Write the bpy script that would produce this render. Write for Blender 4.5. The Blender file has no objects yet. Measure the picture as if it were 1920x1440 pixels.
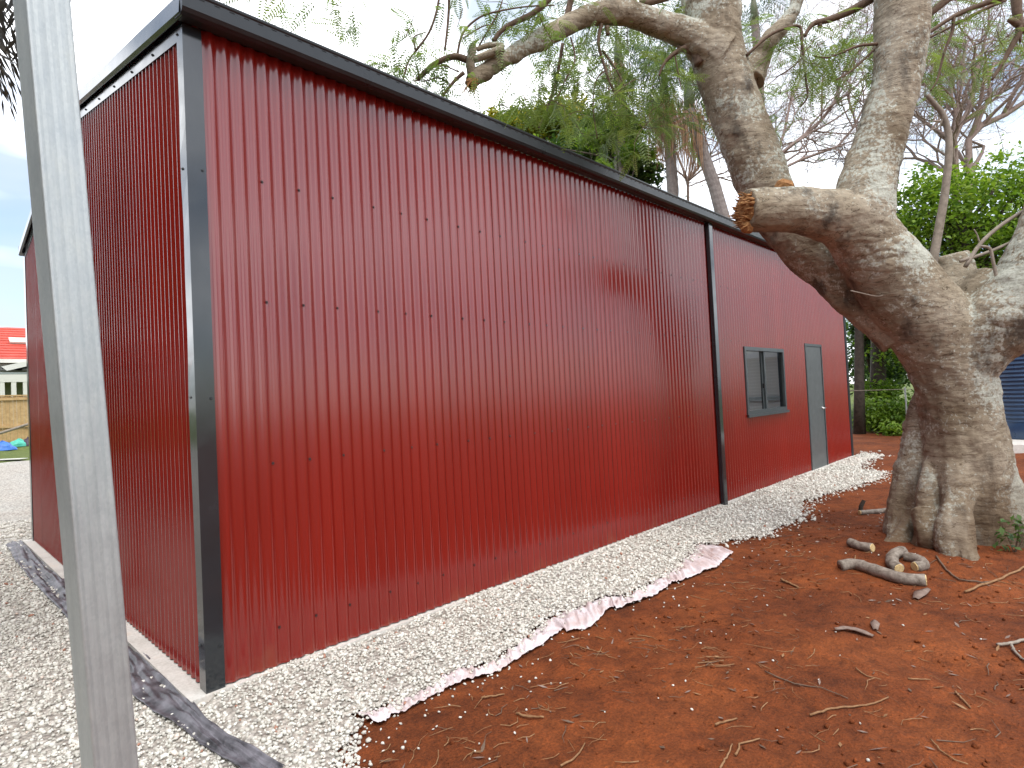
import bpy, bmesh, math, random
import numpy as np
from mathutils import Vector, noise as mnoise

rng = random.Random(7)
nr = np.random.default_rng(7)
SC = bpy.context.scene
COL = SC.collection

# ------------------------------------------------------------------ camera
CAM = Vector((-1.107, -3.4318, 1.4725))
YAW, PIT, ROL, FPX = 0.771, 0.0235, -0.049, 1108.62      # focal length in pixels of a 1920 wide frame
FWD = Vector((math.cos(YAW)*math.cos(PIT), math.sin(YAW)*math.cos(PIT), math.sin(PIT)))
_r = Vector((math.sin(YAW), -math.cos(YAW), 0)); _u = _r.cross(FWD)
RGT = math.cos(ROL)*_r + math.sin(ROL)*_u
UPV = -math.sin(ROL)*_r + math.cos(ROL)*_u
cam = bpy.data.cameras.new('camera'); camo = bpy.data.objects.new('camera', cam); COL.objects.link(camo)
from mathutils import Matrix
M3 = Matrix((RGT, UPV, -FWD)).transposed()
camo.matrix_world = Matrix.Translation(CAM) @ M3.to_4x4()
cam.sensor_fit = 'HORIZONTAL'; cam.sensor_width = 36; cam.lens = 36*FPX/1920
cam.clip_start = 0.05; cam.clip_end = 2000
SC.camera = camo

# ------------------------------------------------------------------ sky, sun, exposure
SUN_EL, SUN_AZ = math.radians(62), math.radians(215)     # high sun behind thin cloud
w = bpy.data.worlds.new('World'); SC.world = w; w.use_nodes = True
nt = w.node_tree; nt.nodes.clear()
def wn(t, **k):
    n = nt.nodes.new(t)
    for a, b in k.items(): setattr(n, a, b)
    return n
out = wn('ShaderNodeOutputWorld'); bg = wn('ShaderNodeBackground')
sky = wn('ShaderNodeTexSky', sky_type='NISHITA', sun_disc=False, sun_elevation=SUN_EL, sun_rotation=SUN_AZ)
tc = wn('ShaderNodeTexCoord'); mp = wn('ShaderNodeMapping'); mp.inputs['Scale'].default_value = (1, 1, 2.6)
mp.inputs['Location'].default_value = (7.7, -3.0, 1.5)
n1 = wn('ShaderNodeTexNoise'); n1.inputs['Scale'].default_value = 1.5; n1.inputs['Detail'].default_value = 4; n1.inputs['Roughness'].default_value = .55
rp = wn('ShaderNodeValToRGB'); rp.color_ramp.elements[0].position = .30; rp.color_ramp.elements[1].position = .56
n2 = wn('ShaderNodeTexNoise'); n2.inputs['Scale'].default_value = 3.4; n2.inputs['Detail'].default_value = 3
rp2 = wn('ShaderNodeValToRGB')
rp2.color_ramp.elements[0].position = .37; rp2.color_ramp.elements[0].color = (4.1, 4.7, 5.6, 1)
rp2.color_ramp.elements[1].position = .6; rp2.color_ramp.elements[1].color = (14.6, 14.9, 15.3, 1)
skb = wn('ShaderNodeVectorMath', operation='SCALE'); skb.inputs['Scale'].default_value = 1.2
mx = wn('ShaderNodeMix', data_type='RGBA')
L = nt.links.new
L(tc.outputs['Generated'], mp.inputs[0]); L(mp.outputs[0], n1.inputs['Vector']); L(mp.outputs[0], n2.inputs['Vector'])
L(n1.outputs['Fac'], rp.inputs[0]); L(n2.outputs['Fac'], rp2.inputs[0])
L(sky.outputs[0], skb.inputs[0])
L(rp.outputs[0], mx.inputs['Factor']); L(skb.outputs[0], mx.inputs[6]); L(rp2.outputs[0], mx.inputs[7])
L(mx.outputs[2], bg.inputs[0]); bg.inputs[1].default_value = 0.1
L(bg.outputs[0], out.inputs[0])

sl = bpy.data.lights.new('sun', 'SUN'); so = bpy.data.objects.new('sun', sl); COL.objects.link(so)
sl.energy = 1.5; sl.angle = math.radians(40); sl.color = (1, .96, .9)
sd = Vector((math.sin(SUN_AZ)*math.cos(SUN_EL), math.cos(SUN_AZ)*math.cos(SUN_EL), math.sin(SUN_EL)))
so.rotation_euler = (-sd).to_track_quat('-Z', 'Y').to_euler()

SC.view_settings.view_transform = 'Standard'; SC.view_settings.look = 'None'
SC.view_settings.exposure = 1.05; SC.view_settings.gamma = 1.0; SC.view_settings.use_curve_mapping = False
SC.render.engine = 'CYCLES'
SC.cycles.use_denoising = True
SC.cycles.max_bounces = 6; SC.cycles.transparent_max_bounces = 8
SC.cycles.caustics_reflective = False; SC.cycles.caustics_refractive = False
SC.cycles.sample_clamp_indirect = 6

# ------------------------------------------------------------------ placing helpers (image point + distance -> place)
def ray(x, y): return FWD + RGT*((x-960)/FPX) + UPV*((720-y)/FPX)
def at(x, y, d): return CAM + ray(x, y)*d
def onz(x, y, z):
    d = ray(x, y); return CAM + d*((z-CAM.z)/d.z)
def ony(x, y, Y):
    d = ray(x, y); return CAM + d*((Y-CAM.y)/d.y)
def depth(p): return (Vector(p)-CAM).dot(FWD)

def fbm(x, y, z=0, o=4):
    return mnoise.fractal(Vector((x, y, z)), 1.0, 2.0, o)

Z24 = ony(30, 829, 24).z
TREE = Vector((5.35, -2.58, 0))
def ground_z(x, y):
    z = -0.06
    if y > 6.3 or x > 12.8 or y < -.35:
        k = 1.0
        if y < -.35: k = min(1, (-.35-y)/.8)
        z += k*(0.035*fbm(x*.45, y*.45, 3) + .018*fbm(x*2.1, y*2.1, 9))
    if y > 6.5 and x < 11: z += (min(y, 40)-6.5)/(24-6.5)*(Z24+.06)*max(0, min(1, (11-x)/4))
    d = math.hypot(x-TREE.x, y-TREE.y)
    if d < 2.2: z += .12*(0.5+.5*math.cos(math.pi*d/2.2))
    return z

# ------------------------------------------------------------------ mesh builders
class MB:
    def __init__(s): s.v = []; s.f = []; s.m = []
    def add(s, vs, fs, mi=0):
        b = len(s.v); s.v += [tuple(p) for p in vs]; s.f += [tuple(b+i for i in f) for f in fs]; s.m += [mi]*len(fs)
    def box(s, x0, x1, y0, y1, z0, z1, mi=0):
        vs = [(x, y, z) for z in (z0, z1) for y in (y0, y1) for x in (x0, x1)]
        s.add(vs, [(0,2,3,1),(4,5,7,6),(0,1,5,4),(2,6,7,3),(0,4,6,2),(1,3,7,5)], mi)
    def obox(s, p, ax, ay, az, mi=0):       # oriented box: centre + half axes
        p = Vector(p); vs = [p+ax*i+ay*j+az*k for k in (-1,1) for j in (-1,1) for i in (-1,1)]
        s.add(vs, [(0,2,3,1),(4,5,7,6),(0,1,5,4),(2,6,7,3),(0,4,6,2),(1,3,7,5)], mi)
    def bar(s, a, b, wd, ht, up=Vector((0,0,1)), mi=0):
        a = Vector(a); b = Vector(b); d = b-a; x = d.normalized(); y = up.cross(x).normalized(); z = x.cross(y)
        s.obox((a+b)/2, d/2, y*wd/2, z*ht/2, mi)
    def tube(s, pts, rads, n=8, cap=True, mi=0, wob=0, mcap=None):
        pts = [Vector(p) for p in pts]; N = len(pts); b = len(s.v)
        t0 = (pts[1]-pts[0]).normalized(); ref = Vector((0,0,1)) if abs(t0.z) < .9 else Vector((1,0,0))
        x = ref.cross(t0).normalized()
        for i, p in enumerate(pts):
            t = (pts[min(i+1,N-1)]-pts[max(i-1,0)]).normalized()
            x = (x-t*x.dot(t)).normalized(); y = t.cross(x)
            for k in range(n):
                a = 2*math.pi*k/n; r = rads[i]*(1+(rng.uniform(-wob, wob) if wob else 0))
                s.v.append(tuple(p+x*(r*math.cos(a))+y*(r*math.sin(a))))
        for i in range(N-1):
            for k in range(n):
                k2 = (k+1)%n
                s.f.append((b+i*n+k, b+i*n+k2, b+(i+1)*n+k2, b+(i+1)*n+k)); s.m.append(mi)
        if cap:
            s.f.append(tuple(b+k for k in reversed(range(n)))); s.m.append(mi)
            s.f.append(tuple(b+(N-1)*n+k for k in range(n))); s.m.append(mi if mcap is None else mcap)
    def mesh(s, name, mats, smooth=False):
        me = bpy.data.meshes.new(name); me.from_pydata(s.v, [], s.f)
        for m in (mats if isinstance(mats, (list, tuple)) else [mats]): me.materials.append(m)
        if any(s.m): me.polygons.foreach_set('material_index', s.m)
        if smooth: me.polygons.foreach_set('use_smooth', [True]*len(s.f))
        me.update(); return me
    def build(s, name, mats, parent=None, smooth=False, **tags):
        return link(name, s.mesh(name, mats, smooth), parent, **tags)

def link(name, me, parent=None, **tags):
    o = bpy.data.objects.new(name, me); COL.objects.link(o)
    if parent is not None: o.parent = parent
    for k, v in tags.items(): o[k] = v
    return o
def thing(name, label, category, loc=(0,0,0), group=None):
    o = bpy.data.objects.new(name, None); COL.objects.link(o); o.location = loc; o.empty_display_size = .1
    o['label'] = label; o['category'] = category
    if group: o['group'] = group
    bpy.context.view_layer.update()
    return o
def adopt(o, parent):                      # parent while keeping the mesh where it is (parents are only translated)
    o.parent = parent; o.location = o.location - parent.location; return o
def np_mesh(name, V, F, mat, tint=None, smooth=False):
    V = np.asarray(V, dtype=np.float32); F = np.asarray(F, dtype=np.int32); k = F.shape[1]
    me = bpy.data.meshes.new(name)
    me.vertices.add(len(V)); me.vertices.foreach_set('co', V.ravel())
    me.loops.add(F.size); me.loops.foreach_set('vertex_index', F.ravel())
    me.polygons.add(len(F)); me.polygons.foreach_set('loop_start', np.arange(0, F.size, k, dtype=np.int32))
    me.polygons.foreach_set('loop_total', np.full(len(F), k, dtype=np.int32))
    if smooth: me.polygons.foreach_set('use_smooth', np.ones(len(F), dtype=bool))
    me.materials.append(mat); me.update(calc_edges=True)
    if tint is not None:
        a = me.attributes.new('tint', 'FLOAT', 'POINT'); a.data.foreach_set('value', np.asarray(tint, dtype=np.float32))
    return me

# ------------------------------------------------------------------ materials
def mat(name, base=(.5,.5,.5), rough=.6, metal=0.0, spec=.5):
    m = bpy.data.materials.new(name); m.use_nodes = True
    b = m.node_tree.nodes['Principled BSDF']
    b.inputs['Base Color'].default_value = (*base, 1); b.inputs['Roughness'].default_value = rough
    b.inputs['Metallic'].default_value = metal; b.inputs['Specular IOR Level'].default_value = spec
    m.diffuse_color = (*base, 1)
    return m
class NB:
    def __init__(s, m): s.m = m; s.t = m.node_tree; s.b = s.t.nodes['Principled BSDF']
    def n(s, t, **k):
        o = s.t.nodes.new(t)
        for a, b in k.items():
            if a.startswith('i_'): o.inputs[a[2:].replace('_', ' ')].default_value = b
            else: setattr(o, a, b)
        return o
    def l(s, a, b): s.t.links.new(a, b)
    def pos(s, scale=(1,1,1), rot=(0,0,0)):
        g = s.n('ShaderNodeNewGeometry'); m = s.n('ShaderNodeMapping'); m.inputs['Scale'].default_value = scale; m.inputs['Rotation'].default_value = rot
        s.l(g.outputs['Position'], m.inputs[0]); return m.outputs[0]
    def noise(s, v, scale, detail=4, rough=.55, dist=0):
        o = s.n('ShaderNodeTexNoise'); o.inputs['Scale'].default_value = scale; o.inputs['Detail'].default_value = detail
        o.inputs['Roughness'].default_value = rough; o.inputs['Distortion'].default_value = dist
        s.l(v, o.inputs['Vector']); return o.outputs['Fac']
    def ramp(s, f, stops):
        o = s.n('ShaderNodeValToRGB'); e = o.color_ramp.elements
        while len(e) < len(stops): e.new(.5)
        for i, (p, c) in enumerate(stops):
            e[i].position = p; e[i].color = (*c, 1) if len(c) == 3 else c
        s.l(f, o.inputs[0]); return o.outputs[0]
    def mix(s, f, a, b, mode='MIX'):
        o = s.n('ShaderNodeMix', data_type='RGBA', blend_type=mode)
        for sock, val in ((o.inputs['Factor'], f), (o.inputs[6], a), (o.inputs[7], b)):
            if hasattr(val, 'links') or hasattr(val, 'is_linked'): s.l(val, sock)
            elif isinstance(val, (int, float)): sock.default_value = val
            else: sock.default_value = (*val, 1)
        return o.outputs[2]
    def bump(s, h, strength=.5, dist=.01, prev=None):
        o = s.n('ShaderNodeBump'); o.inputs['Strength'].default_value = strength; o.inputs['Distance'].default_value = dist
        s.l(h, o.inputs['Height'])
        if prev is not None: s.l(prev, o.inputs['Normal'])
        return o.outputs[0]
    def attr(s, name):
        o = s.n('ShaderNodeAttribute', attribute_name=name); return o.outputs['Fac']
    def base(s, c): s.l(c, s.b.inputs['Base Color'])
    def norm(s, c): s.l(c, s.b.inputs['Normal'])
    def rough(s, c): s.l(c, s.b.inputs['Roughness'])
G3 = lambda v: (v, v, v)

def m_red():
    m = mat('red_painted_steel', (.19,.008,.0045), .17, 0, 1.0); b = NB(m)
    p = b.pos((1, 1, .16)); f = b.noise(p, 2.2, 5)
    b.base(b.ramp(f, [(.3, (.165,.0065,.004)), (.7, (.20,.0095,.006))]))
    gz = b.n('ShaderNodeNewGeometry'); sz = b.n('ShaderNodeSeparateXYZ'); b.l(gz.outputs['Position'], sz.inputs[0])
    dn = b.noise(b.pos((1,1,.6)), 5, 5); da = b.n('ShaderNodeMath', operation='MULTIPLY_ADD'); da.inputs[1].default_value = -1.6; b.l(sz.outputs['Z'], da.inputs[0]); b.l(dn, da.inputs[2])
    b.base(b.mix(b.ramp(da.outputs[0], [(.42, G3(0)), (.75, G3(.35))]), b.ramp(f, [(.3, (.172,.0065,.0035)), (.7, (.21,.0095,.0055))]), (.24,.09,.045)))   # soil splashed on the foot of the sheets
    wv = b.pos((2.4, 2.4, .22)); h = b.noise(wv, 1.0, 2)
    b.norm(b.bump(h, .5, .02))
    return m
RED = m_red()
def m_trim(name, c, r=.3, sp=.6):
    m = mat(name, c, r, 0, sp); b = NB(m); q = b.pos(); d = b.noise(q, 9, 5)
    b.base(b.ramp(d, [(.3, tuple(x*.85 for x in c)), (.7, tuple(x*1.12 for x in c))]))
    b.rough(b.ramp(b.noise(q, 6, 3), [(.3, G3(r-.04)), (.8, G3(r+.08))]))
    b.norm(b.bump(b.noise(b.pos((1,1,.5)), 2, 1), .2, .012))
    return m
CHAR = m_trim('charcoal_steel', (.017,.021,.025), .12, .8)
DOORG = m_trim('grey_door_paint', (.085,.095,.095), .4, .5)
GUTC = m_trim('charcoal_gutter_paint', (.016,.019,.022), .3, .5)
FRAME = m_trim('dark_aluminium', (.045,.055,.058), .35, .6)
SLOT = mat('slot_shadow_black', (.008,.008,.009), .8)
SCREW = m_trim('red_screw_head', (.035,.006,.005), .45)
CSCREW = m_trim('charcoal_screw_head', (.02,.022,.025), .35)
def m_conc():
    m = mat('concrete', (.55,.52,.47), .85); b = NB(m); p = b.pos()
    f = b.noise(p, 5, 6); g = b.noise(p, 70, 3)
    c = b.ramp(f, [(.3, (.46,.42,.36)), (.55, (.58,.54,.48)), (.72, (.60,.50,.40))])
    b.base(b.mix(.25, c, b.ramp(g, [(.3, G3(.3)), (.7, G3(.8))]))); b.norm(b.bump(g, .4, .004)); return m
CONC = m_conc()
def m_galv():
    m = mat('galvanised_steel', (.5,.52,.51), .42, .55); b = NB(m); p = b.pos((1,1,.55))
    v = b.n('ShaderNodeTexVoronoi'); v.inputs['Scale'].default_value = 210; b.l(p, v.inputs['Vector'])
    f = b.noise(p, 22, 6, .7); s = b.noise(b.pos((30,30,1.3)), 1.0, 4)
    c1 = b.ramp(v.outputs['Color'], [(.0, (.36,.39,.395)), (1., (.47,.50,.49))])
    c2 = b.ramp(f, [(.3, (.34,.37,.38)), (.55, (.44,.47,.465)), (.75, (.52,.54,.50))])
    c3 = b.mix(.5, c1, c2)
    st = b.ramp(s, [(.35, G3(.82)), (.6, G3(1.))])
    b.base(b.mix(.5, c3, st, 'MULTIPLY'))
    b.rough(b.ramp(f, [(.3, G3(.36)), (.7, G3(.48))])); b.norm(b.bump(f, .06, .004)); return m
GALV = m_galv()
def m_soil():
    m = mat('red_soil', (.2,.05,.02), .93, 0, .25); b = NB(m); p = b.pos()
    f = b.noise(p, 1.3, 4, .6); g = b.noise(p, 11, 5, .65); h = b.noise(p, 80, 4, .7)
    c = b.ramp(f, [(.28, (.105,.026,.007)), (.5, (.172,.044,.011)), (.72, (.255,.070,.018))])
    d = b.ramp(g, [(.3, (.42,.40,.38)), (.5, (.86,.86,.86)), (.72, (1.3,1.22,1.12))])
    c = b.mix(.75, c, d, 'MULTIPLY')
    e = b.ramp(h, [(.32, G3(.45)), (.52, G3(.95)), (.68, (1.45,1.35,1.2))]); c = b.mix(.7, c, e, 'MULTIPLY')
    # grass takes over away from the building site
    sx = b.n('ShaderNodeSeparateXYZ'); gg = b.n('ShaderNodeNewGeometry'); b.l(gg.outputs['Position'], sx.inputs[0])
    a = b.n('ShaderNodeMath', operation='MULTIPLY_ADD'); a.inputs[1].default_value = .22; a.inputs[2].default_value = -2.1; b.l(sx.outputs['Y'], a.inputs[0])
    a2 = b.n('ShaderNodeMath', operation='MULTIPLY_ADD'); a2.inputs[1].default_value = .2; a2.inputs[2].default_value = -3.7; b.l(sx.outputs['X'], a2.inputs[0])
    a3 = b.n('ShaderNodeMath', operation='MAXIMUM'); b.l(a.outputs[0], a3.inputs[0]); b.l(a2.outputs[0], a3.inputs[1])
    ad = b.n('ShaderNodeMath', operation='ADD', use_clamp=True); b.l(a3.outputs[0], ad.inputs[0]); b.l(b.noise(p, .8, 5), ad.inputs[1])
    gm = b.ramp(ad.outputs[0], [(.45, G3(0)), (.75, G3(1))])
    gr = b.ramp(g, [(.3, (.055,.075,.018)), (.6, (.12,.15,.035)), (.75, (.19,.19,.07))])
    b.base(b.mix(gm, c, gr))
    n0 = b.bump(g, .8, .035); n0 = b.bump(h, .75, .010, n0); b.norm(n0)
    return m
SOIL = m_soil()
def m_gravelbed():
    m = mat('white_gravel_bed', (.5,.48,.44), .9); b = NB(m); p = b.pos()
    v = b.n('ShaderNodeTexVoronoi'); v.inputs['Scale'].default_value = 38; b.l(p, v.inputs['Vector'])
    v2 = b.n('ShaderNodeTexVoronoi'); v2.inputs['Scale'].default_value = 38; b.l(p, v2.inputs['Vector'])
    c = b.ramp(v.outputs['Color'], [(.1, (.40,.37,.34)), (.5, (.60,.57,.52)), (.9, (.74,.72,.68))])
    e = b.ramp(v2.outputs['Distance'], [(.0, G3(1)), (.75, G3(.38))])
    c = b.mix(.8, c, e, 'MULTIPLY')
    f = b.noise(p, .9, 5); c = b.mix(.5, c, b.ramp(f, [(.4, (1,.97,.9)), (.65, (.98,.86,.74))]), 'MULTIPLY')
    b.base(c); inv = b.n('ShaderNodeMath', operation='SUBTRACT'); inv.inputs[0].default_value = 1; b.l(v2.outputs['Distance'], inv.inputs[1])
    b.norm(b.bump(inv.outputs[0], .9, .02)); return m
BED = m_gravelbed()
def m_stone():
    m = mat('white_gravel_stone', (.6,.58,.54), .75); b = NB(m); t = b.attr('tint')
    c = b.ramp(t, [(0, (.30,.27,.245)), (.15, (.45,.425,.37)), (.45, (.60,.575,.51)), (.8, (.73,.715,.65)), (.93, (.70,.55,.46)), (1, (.36,.18,.12))])
    f = b.noise(b.pos(), 90, 4); b.base(b.mix(.45, c, b.ramp(f, [(.3, G3(.6)), (.65, G3(1.12))]), 'MULTIPLY')); return m
STONE = m_stone()
def m_cloth(name, c0, c1, sc=14, tr=.25, rough=.8):
    m = mat(name, c0, rough, 0, .35); b = NB(m); p = b.pos(); f = b.noise(p, sc, 5)
    c = b.ramp(f, [(.32, c0), (.68, c1)]); b.base(c)
    b.norm(b.bump(b.noise(p, sc*6, 3), .3, .003)); return m
PINK = m_cloth('dusty_white_geotextile', (.50,.38,.355), (.66,.61,.63), 9)
BLACKC = m_cloth('dusty_black_geotextile', (.012,.011,.013), (.19,.18,.20), 8, rough=.42)
def m_bark():
    m = mat('grey_bark', (.3,.24,.18), .88, 0, .25); b = NB(m)
    p = b.pos(); hz = b.pos((1,1,3.6))
    f = b.noise(p, 2.2, 6, .6); g = b.noise(hz, 9, 6, .6, .6); sp = b.noise(p, 26, 5, .6)
    c = b.ramp(f, [(.28, (.175,.135,.088)), (.48, (.270,.222,.158)), (.7, (.375,.325,.250))])
    c = b.mix(.38, c, b.ramp(g, [(.28, G3(.62)), (.48, G3(.97)), (.75, G3(1.12))]), 'MULTIPLY')
    c = b.mix(.5, c, b.ramp(sp, [(.3, G3(.62)), (.55, G3(1.08))]), 'MULTIPLY')
    # fine crescent cracks
    wv = b.noise(hz, 3.4, 3, .5, 1.4); cr = b.ramp(wv, [(.488, G3(1)), (.5, (.2,.16,.13)), (.512, G3(1))])
    c = b.mix(.85, c, cr, 'MULTIPLY')
    # lichen: pale patches, more on the faces that look up
    l1 = b.noise(p, 1.9, 3); l2 = b.noise(p, 30, 6, .7)
    gg = b.n('ShaderNodeNewGeometry'); sx = b.n('ShaderNodeSeparateXYZ'); b.l(gg.outputs['Normal'], sx.inputs[0])
    a = b.n('ShaderNodeMath', operation='MULTIPLY_ADD'); a.inputs[1].default_value = .10; b.l(sx.outputs['Z'], a.inputs[0]); b.l(l1, a.inputs[2])
    pr = b.n('ShaderNodeMath', operation='ADD'); b.l(a.outputs[0], pr.inputs[0]); b.l(l2, pr.inputs[1])
    h2 = b.n('ShaderNodeMath', operation='MULTIPLY'); h2.inputs[1].default_value = .5; b.l(pr.outputs[0], h2.inputs[0])
    lm = b.ramp(h2.outputs[0], [(.522, G3(0)), (.56, G3(.8))])
    lc = b.ramp(b.noise(p, 60, 4), [(.3, (.31,.325,.27)), (.65, (.50,.515,.45))])
    c = b.mix(lm, c, lc)
    # dark sooty patches
    dk = b.noise(b.pos((1,1,.5)), 3.1, 6, .65); c = b.mix(b.ramp(dk, [(.55, G3(0)), (.66, G3(.8))]), c, (.055,.046,.038))
    # brown tint low on the trunk, with shade painted into the bark colour
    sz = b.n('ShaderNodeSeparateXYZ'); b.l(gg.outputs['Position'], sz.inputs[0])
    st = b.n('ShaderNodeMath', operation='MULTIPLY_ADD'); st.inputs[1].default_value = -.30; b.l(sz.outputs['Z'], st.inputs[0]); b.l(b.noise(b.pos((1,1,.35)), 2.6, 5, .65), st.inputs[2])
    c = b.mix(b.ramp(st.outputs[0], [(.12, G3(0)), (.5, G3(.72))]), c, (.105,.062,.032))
    b.base(c)
    n0 = b.bump(g, .4, .025); n0 = b.bump(sp, .8, .010, n0); n0 = b.bump(wv, .25, .02, n0); b.norm(n0)
    return m
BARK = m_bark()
def m_wood(name, c0, c1, sc=20, rough=.8):
    m = mat(name, c0, rough, 0, .3); b = NB(m); p = b.pos((1,1,1)); f = b.noise(p, sc, 6, .65, .4)
    b.base(b.ramp(f, [(.3, c0), (.7, c1)])); b.norm(b.bump(f, .5, .006)); return m
SPLIT = m_wood('freshly_broken_wood', (.16,.06,.018), (.42,.22,.085), 38)
CUTW = m_wood('pale_sawn_wood', (.50,.34,.14), (.68,.54,.30), 60)
LOGB = m_wood('grey_log_bark', (.09,.066,.048), (.32,.275,.23), 22)
TWIG = m_wood('brown_twig_bark', (.085,.052,.034), (.17,.115,.08), 30)
TWIGR = m_wood('reddish_twig_bark', (.24,.17,.145), (.40,.315,.275), 12)
TWIGO = m_wood('tan_dry_twig', (.17,.082,.034), (.31,.18,.09), 40)
GREYT = m_wood('grey_branch_bark', (.17,.14,.11), (.33,.28,.23), 16)
DARKT = m_wood('dark_trunk_bark', (.03,.024,.018), (.085,.065,.05), 9)
PALMT = m_wood('grey_palm_bark', (.17,.14,.125), (.30,.26,.235), 12)
DEAD = m_wood('dead_brown_frond', (.22,.115,.06), (.42,.27,.16), 14)
POD = m_wood('dry_seed_pod', (.14,.095,.075), (.26,.19,.155), 25)
def m_leaf(name, stops, trans=.3, rough=.5):
    m = mat(name, stops[0], rough, 0, .4); b = NB(m); t = b.attr('tint')
    k = len(stops)-1
    c = b.ramp(t, [(i/k, s) for i, s in enumerate(stops)]); b.base(c)
    tr = b.n('ShaderNodeBsdfTranslucent'); ms = b.n('ShaderNodeMixShader'); ms.inputs[0].default_value = trans
    tc2 = b.mix(1.0, c, (1.25,1.35,.6), 'MULTIPLY'); b.l(tc2, tr.inputs['Color'])
    o = [x for x in b.t.nodes if x.type == 'OUTPUT_MATERIAL'][0]
    b.l(b.b.outputs[0], ms.inputs[1]); b.l(tr.outputs[0], ms.inputs[2]); b.l(ms.outputs[0], o.inputs['Surface'])
    return m
LEAF_G = m_leaf('bright_green_leaf', [(.06,.125,.018), (.13,.23,.03), (.21,.32,.045), (.31,.40,.08)], .42)
LEAF_D = m_leaf('dark_green_leaf', [(.018,.045,.014), (.035,.08,.022), (.065,.125,.03), (.11,.18,.045)])
LEAF_Y = m_leaf('yellow_green_leaf', [(.07,.11,.015), (.14,.18,.025), (.28,.30,.045), (.52,.40,.05)], .42)
LEAF_F = m_leaf('feathery_leaf', [(.07,.11,.045), (.12,.17,.065), (.18,.24,.085), (.27,.31,.12)], .45)
LEAF_P = m_leaf('palm_leaf', [(.015,.04,.014), (.03,.07,.025), (.055,.10,.035), (.09,.14,.05)], .25, .4)
LEAF_B = m_leaf('dark_dry_palm_leaf', [(.02,.018,.014), (.045,.038,.028), (.07,.06,.04)], .2)

# ------------------------------------------------------------------ ground (one sheet to the horizon)
def axis(lo, hi, c, d0, g):
    r = [c]; d = d0
    while r[-1] < hi: r.append(r[-1]+d); d *= g
    s = [c]; d = d0
    while s[-1] > lo: s.append(s[-1]-d); d *= g
    return sorted(set(s[1:]+r))
gx = axis(-300, 400, 1.6, .034, 1.018); gy_ = axis(-300, 400, -1.9, .034, 1.018)
Vg = [(x, y, ground_z(x, y) + (.006*mnoise.noise(Vector((x*9, y*9, 0)))+.006*mnoise.noise(Vector((x*23, y*23, 5))) if (-1 < x < 7 and -5 < y < -.9) else 0)) for y in gy_ for x in gx]
nx = len(gx)
Fg = [(j*nx+i, j*nx+i+1, (j+1)*nx+i+1, (j+1)*nx+i) for j in range(len(gy_)-1) for i in range(nx-1)]
link('ground', np_mesh('ground', Vg, Fg, SOIL, smooth=True), kind='structure')

# outline of the gravel ------------------------------------------------
def c4(x, y): return onz(640+x/3, 960+y/3, -.05)
def c5(x, y): return onz(1280+x/3, 960+y/3, -.05)
FAB_UP = [c4(*q) for q in [(110,1150),(230,1140),(330,1105),(440,1060),(560,1010),(600,950),(690,900),(800,895),(920,850),(980,790),(1080,730),(1160,640),(1250,590),(1380,540),(1500,490),(1590,470),(1620,490),(1760,420),(1830,370),(1920,310)]] + [c5(*q) for q in [(80,230),(110,180),(200,190)]]
FAB_LO = [c4(*q) for q in [(210,1205),(290,1145),(340,1140),(440,1090),(560,1030),(620,1000),(700,955),(800,930),(940,860),(960,850),(1130,760),(1250,660),(1270,680),(1400,660),(1520,540),(1550,550),(1640,515),(1820,440),(1860,405),(1920,390)]] + [c5(*q) for q in [(200,310),(225,280),(290,240)]]
edge = [(-6,-2.4),(-1.2,-1.75),(-.3,-1.35)] + [tuple(onz(x, y, -.05))[:2] for x, y in [(640,1440),(660,1400),(690,1368)]] + [tuple(p)[:2] for p in FAB_UP]
edge += [tuple(onz(x, y, -.05))[:2] for x, y in [(1440,1008),(1500,985),(1520,940),(1600,914),(1660,897),(1668,884),(1615,879),(1630,868),(1658,855)]]
POLY = np.array(edge + [(12.9,-.1),(12.1,.02),(-.12,.02),(-.12,6.3),(3.2,9.5),(3.0,16.5),(-9,17)])
def inpoly(P, poly):
    x, y = P[:,0], P[:,1]; ins = np.zeros(len(P), bool); j = len(poly)-1
    for i in range(len(poly)):
        xi, yi = poly[i]; xj, yj = poly[j]
        c = ((yi > y) != (yj > y)) & (x < (xj-xi)*(y-yi)/(yj-yi+1e-12)+xi); ins ^= c; j = i
    return ins
def gz_bed(x, y):
    z = ground_z(x, y)+.014
    if y < .1 and x > 0: z += (.026+.026*mnoise.noise(Vector((x*1.7, 3.3, 0))))*max(0, min(1, (y+1.0)/.9))     # banked a little against the shed
    return z
def bed_sheet():
    V = []; F = []; idx = {}
    def vid(x, y):
        k = (round(x, 4), round(y, 4))
        if k not in idx: idx[k] = len(V); V.append((x, y, gz_bed(x, y)))
        return idx[k]
    for (x0, x1, y0, y1, s) in [(-3.2,4.8,-2.0,0.05,.05),(4.8,13,-2.0,.05,.08),(-3.2,0,.05,6.05,.1),(-9.2,4,6.05,17.25,.2),(-9.2,-3.2,-2.75,6.05,.2)]:
        nxx = int(round((x1-x0)/s)); nyy = int(round((y1-y0)/s))
        P = np.array([(x0+(i+.5)*s, y0+(j+.5)*s) for j in range(nyy) for i in range(nxx)]); m = inpoly(P + np.array([[.07*mnoise.noise(Vector((a_*2.3, c_*2.3, 5))), .10*mnoise.noise(Vector((a_*2.3, c_*2.3, 9)))-(.07 if a_ > 4.4 else 0)] if a_ > 4.3 else [0, -.06 if c_ < -.3 else 0] for a_, c_ in P]), POLY)
        for k in np.nonzero(m)[0]:
            j, i = divmod(int(k), nxx); a, b_ = x0+i*s, y0+j*s
            F.append((vid(a, b_), vid(a+s, b_), vid(a+s, b_+s), vid(a, b_+s)))
    link('gravel_bed', np_mesh('gravel_bed', V, F, BED, smooth=True), kind='structure')
bed_sheet()

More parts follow.
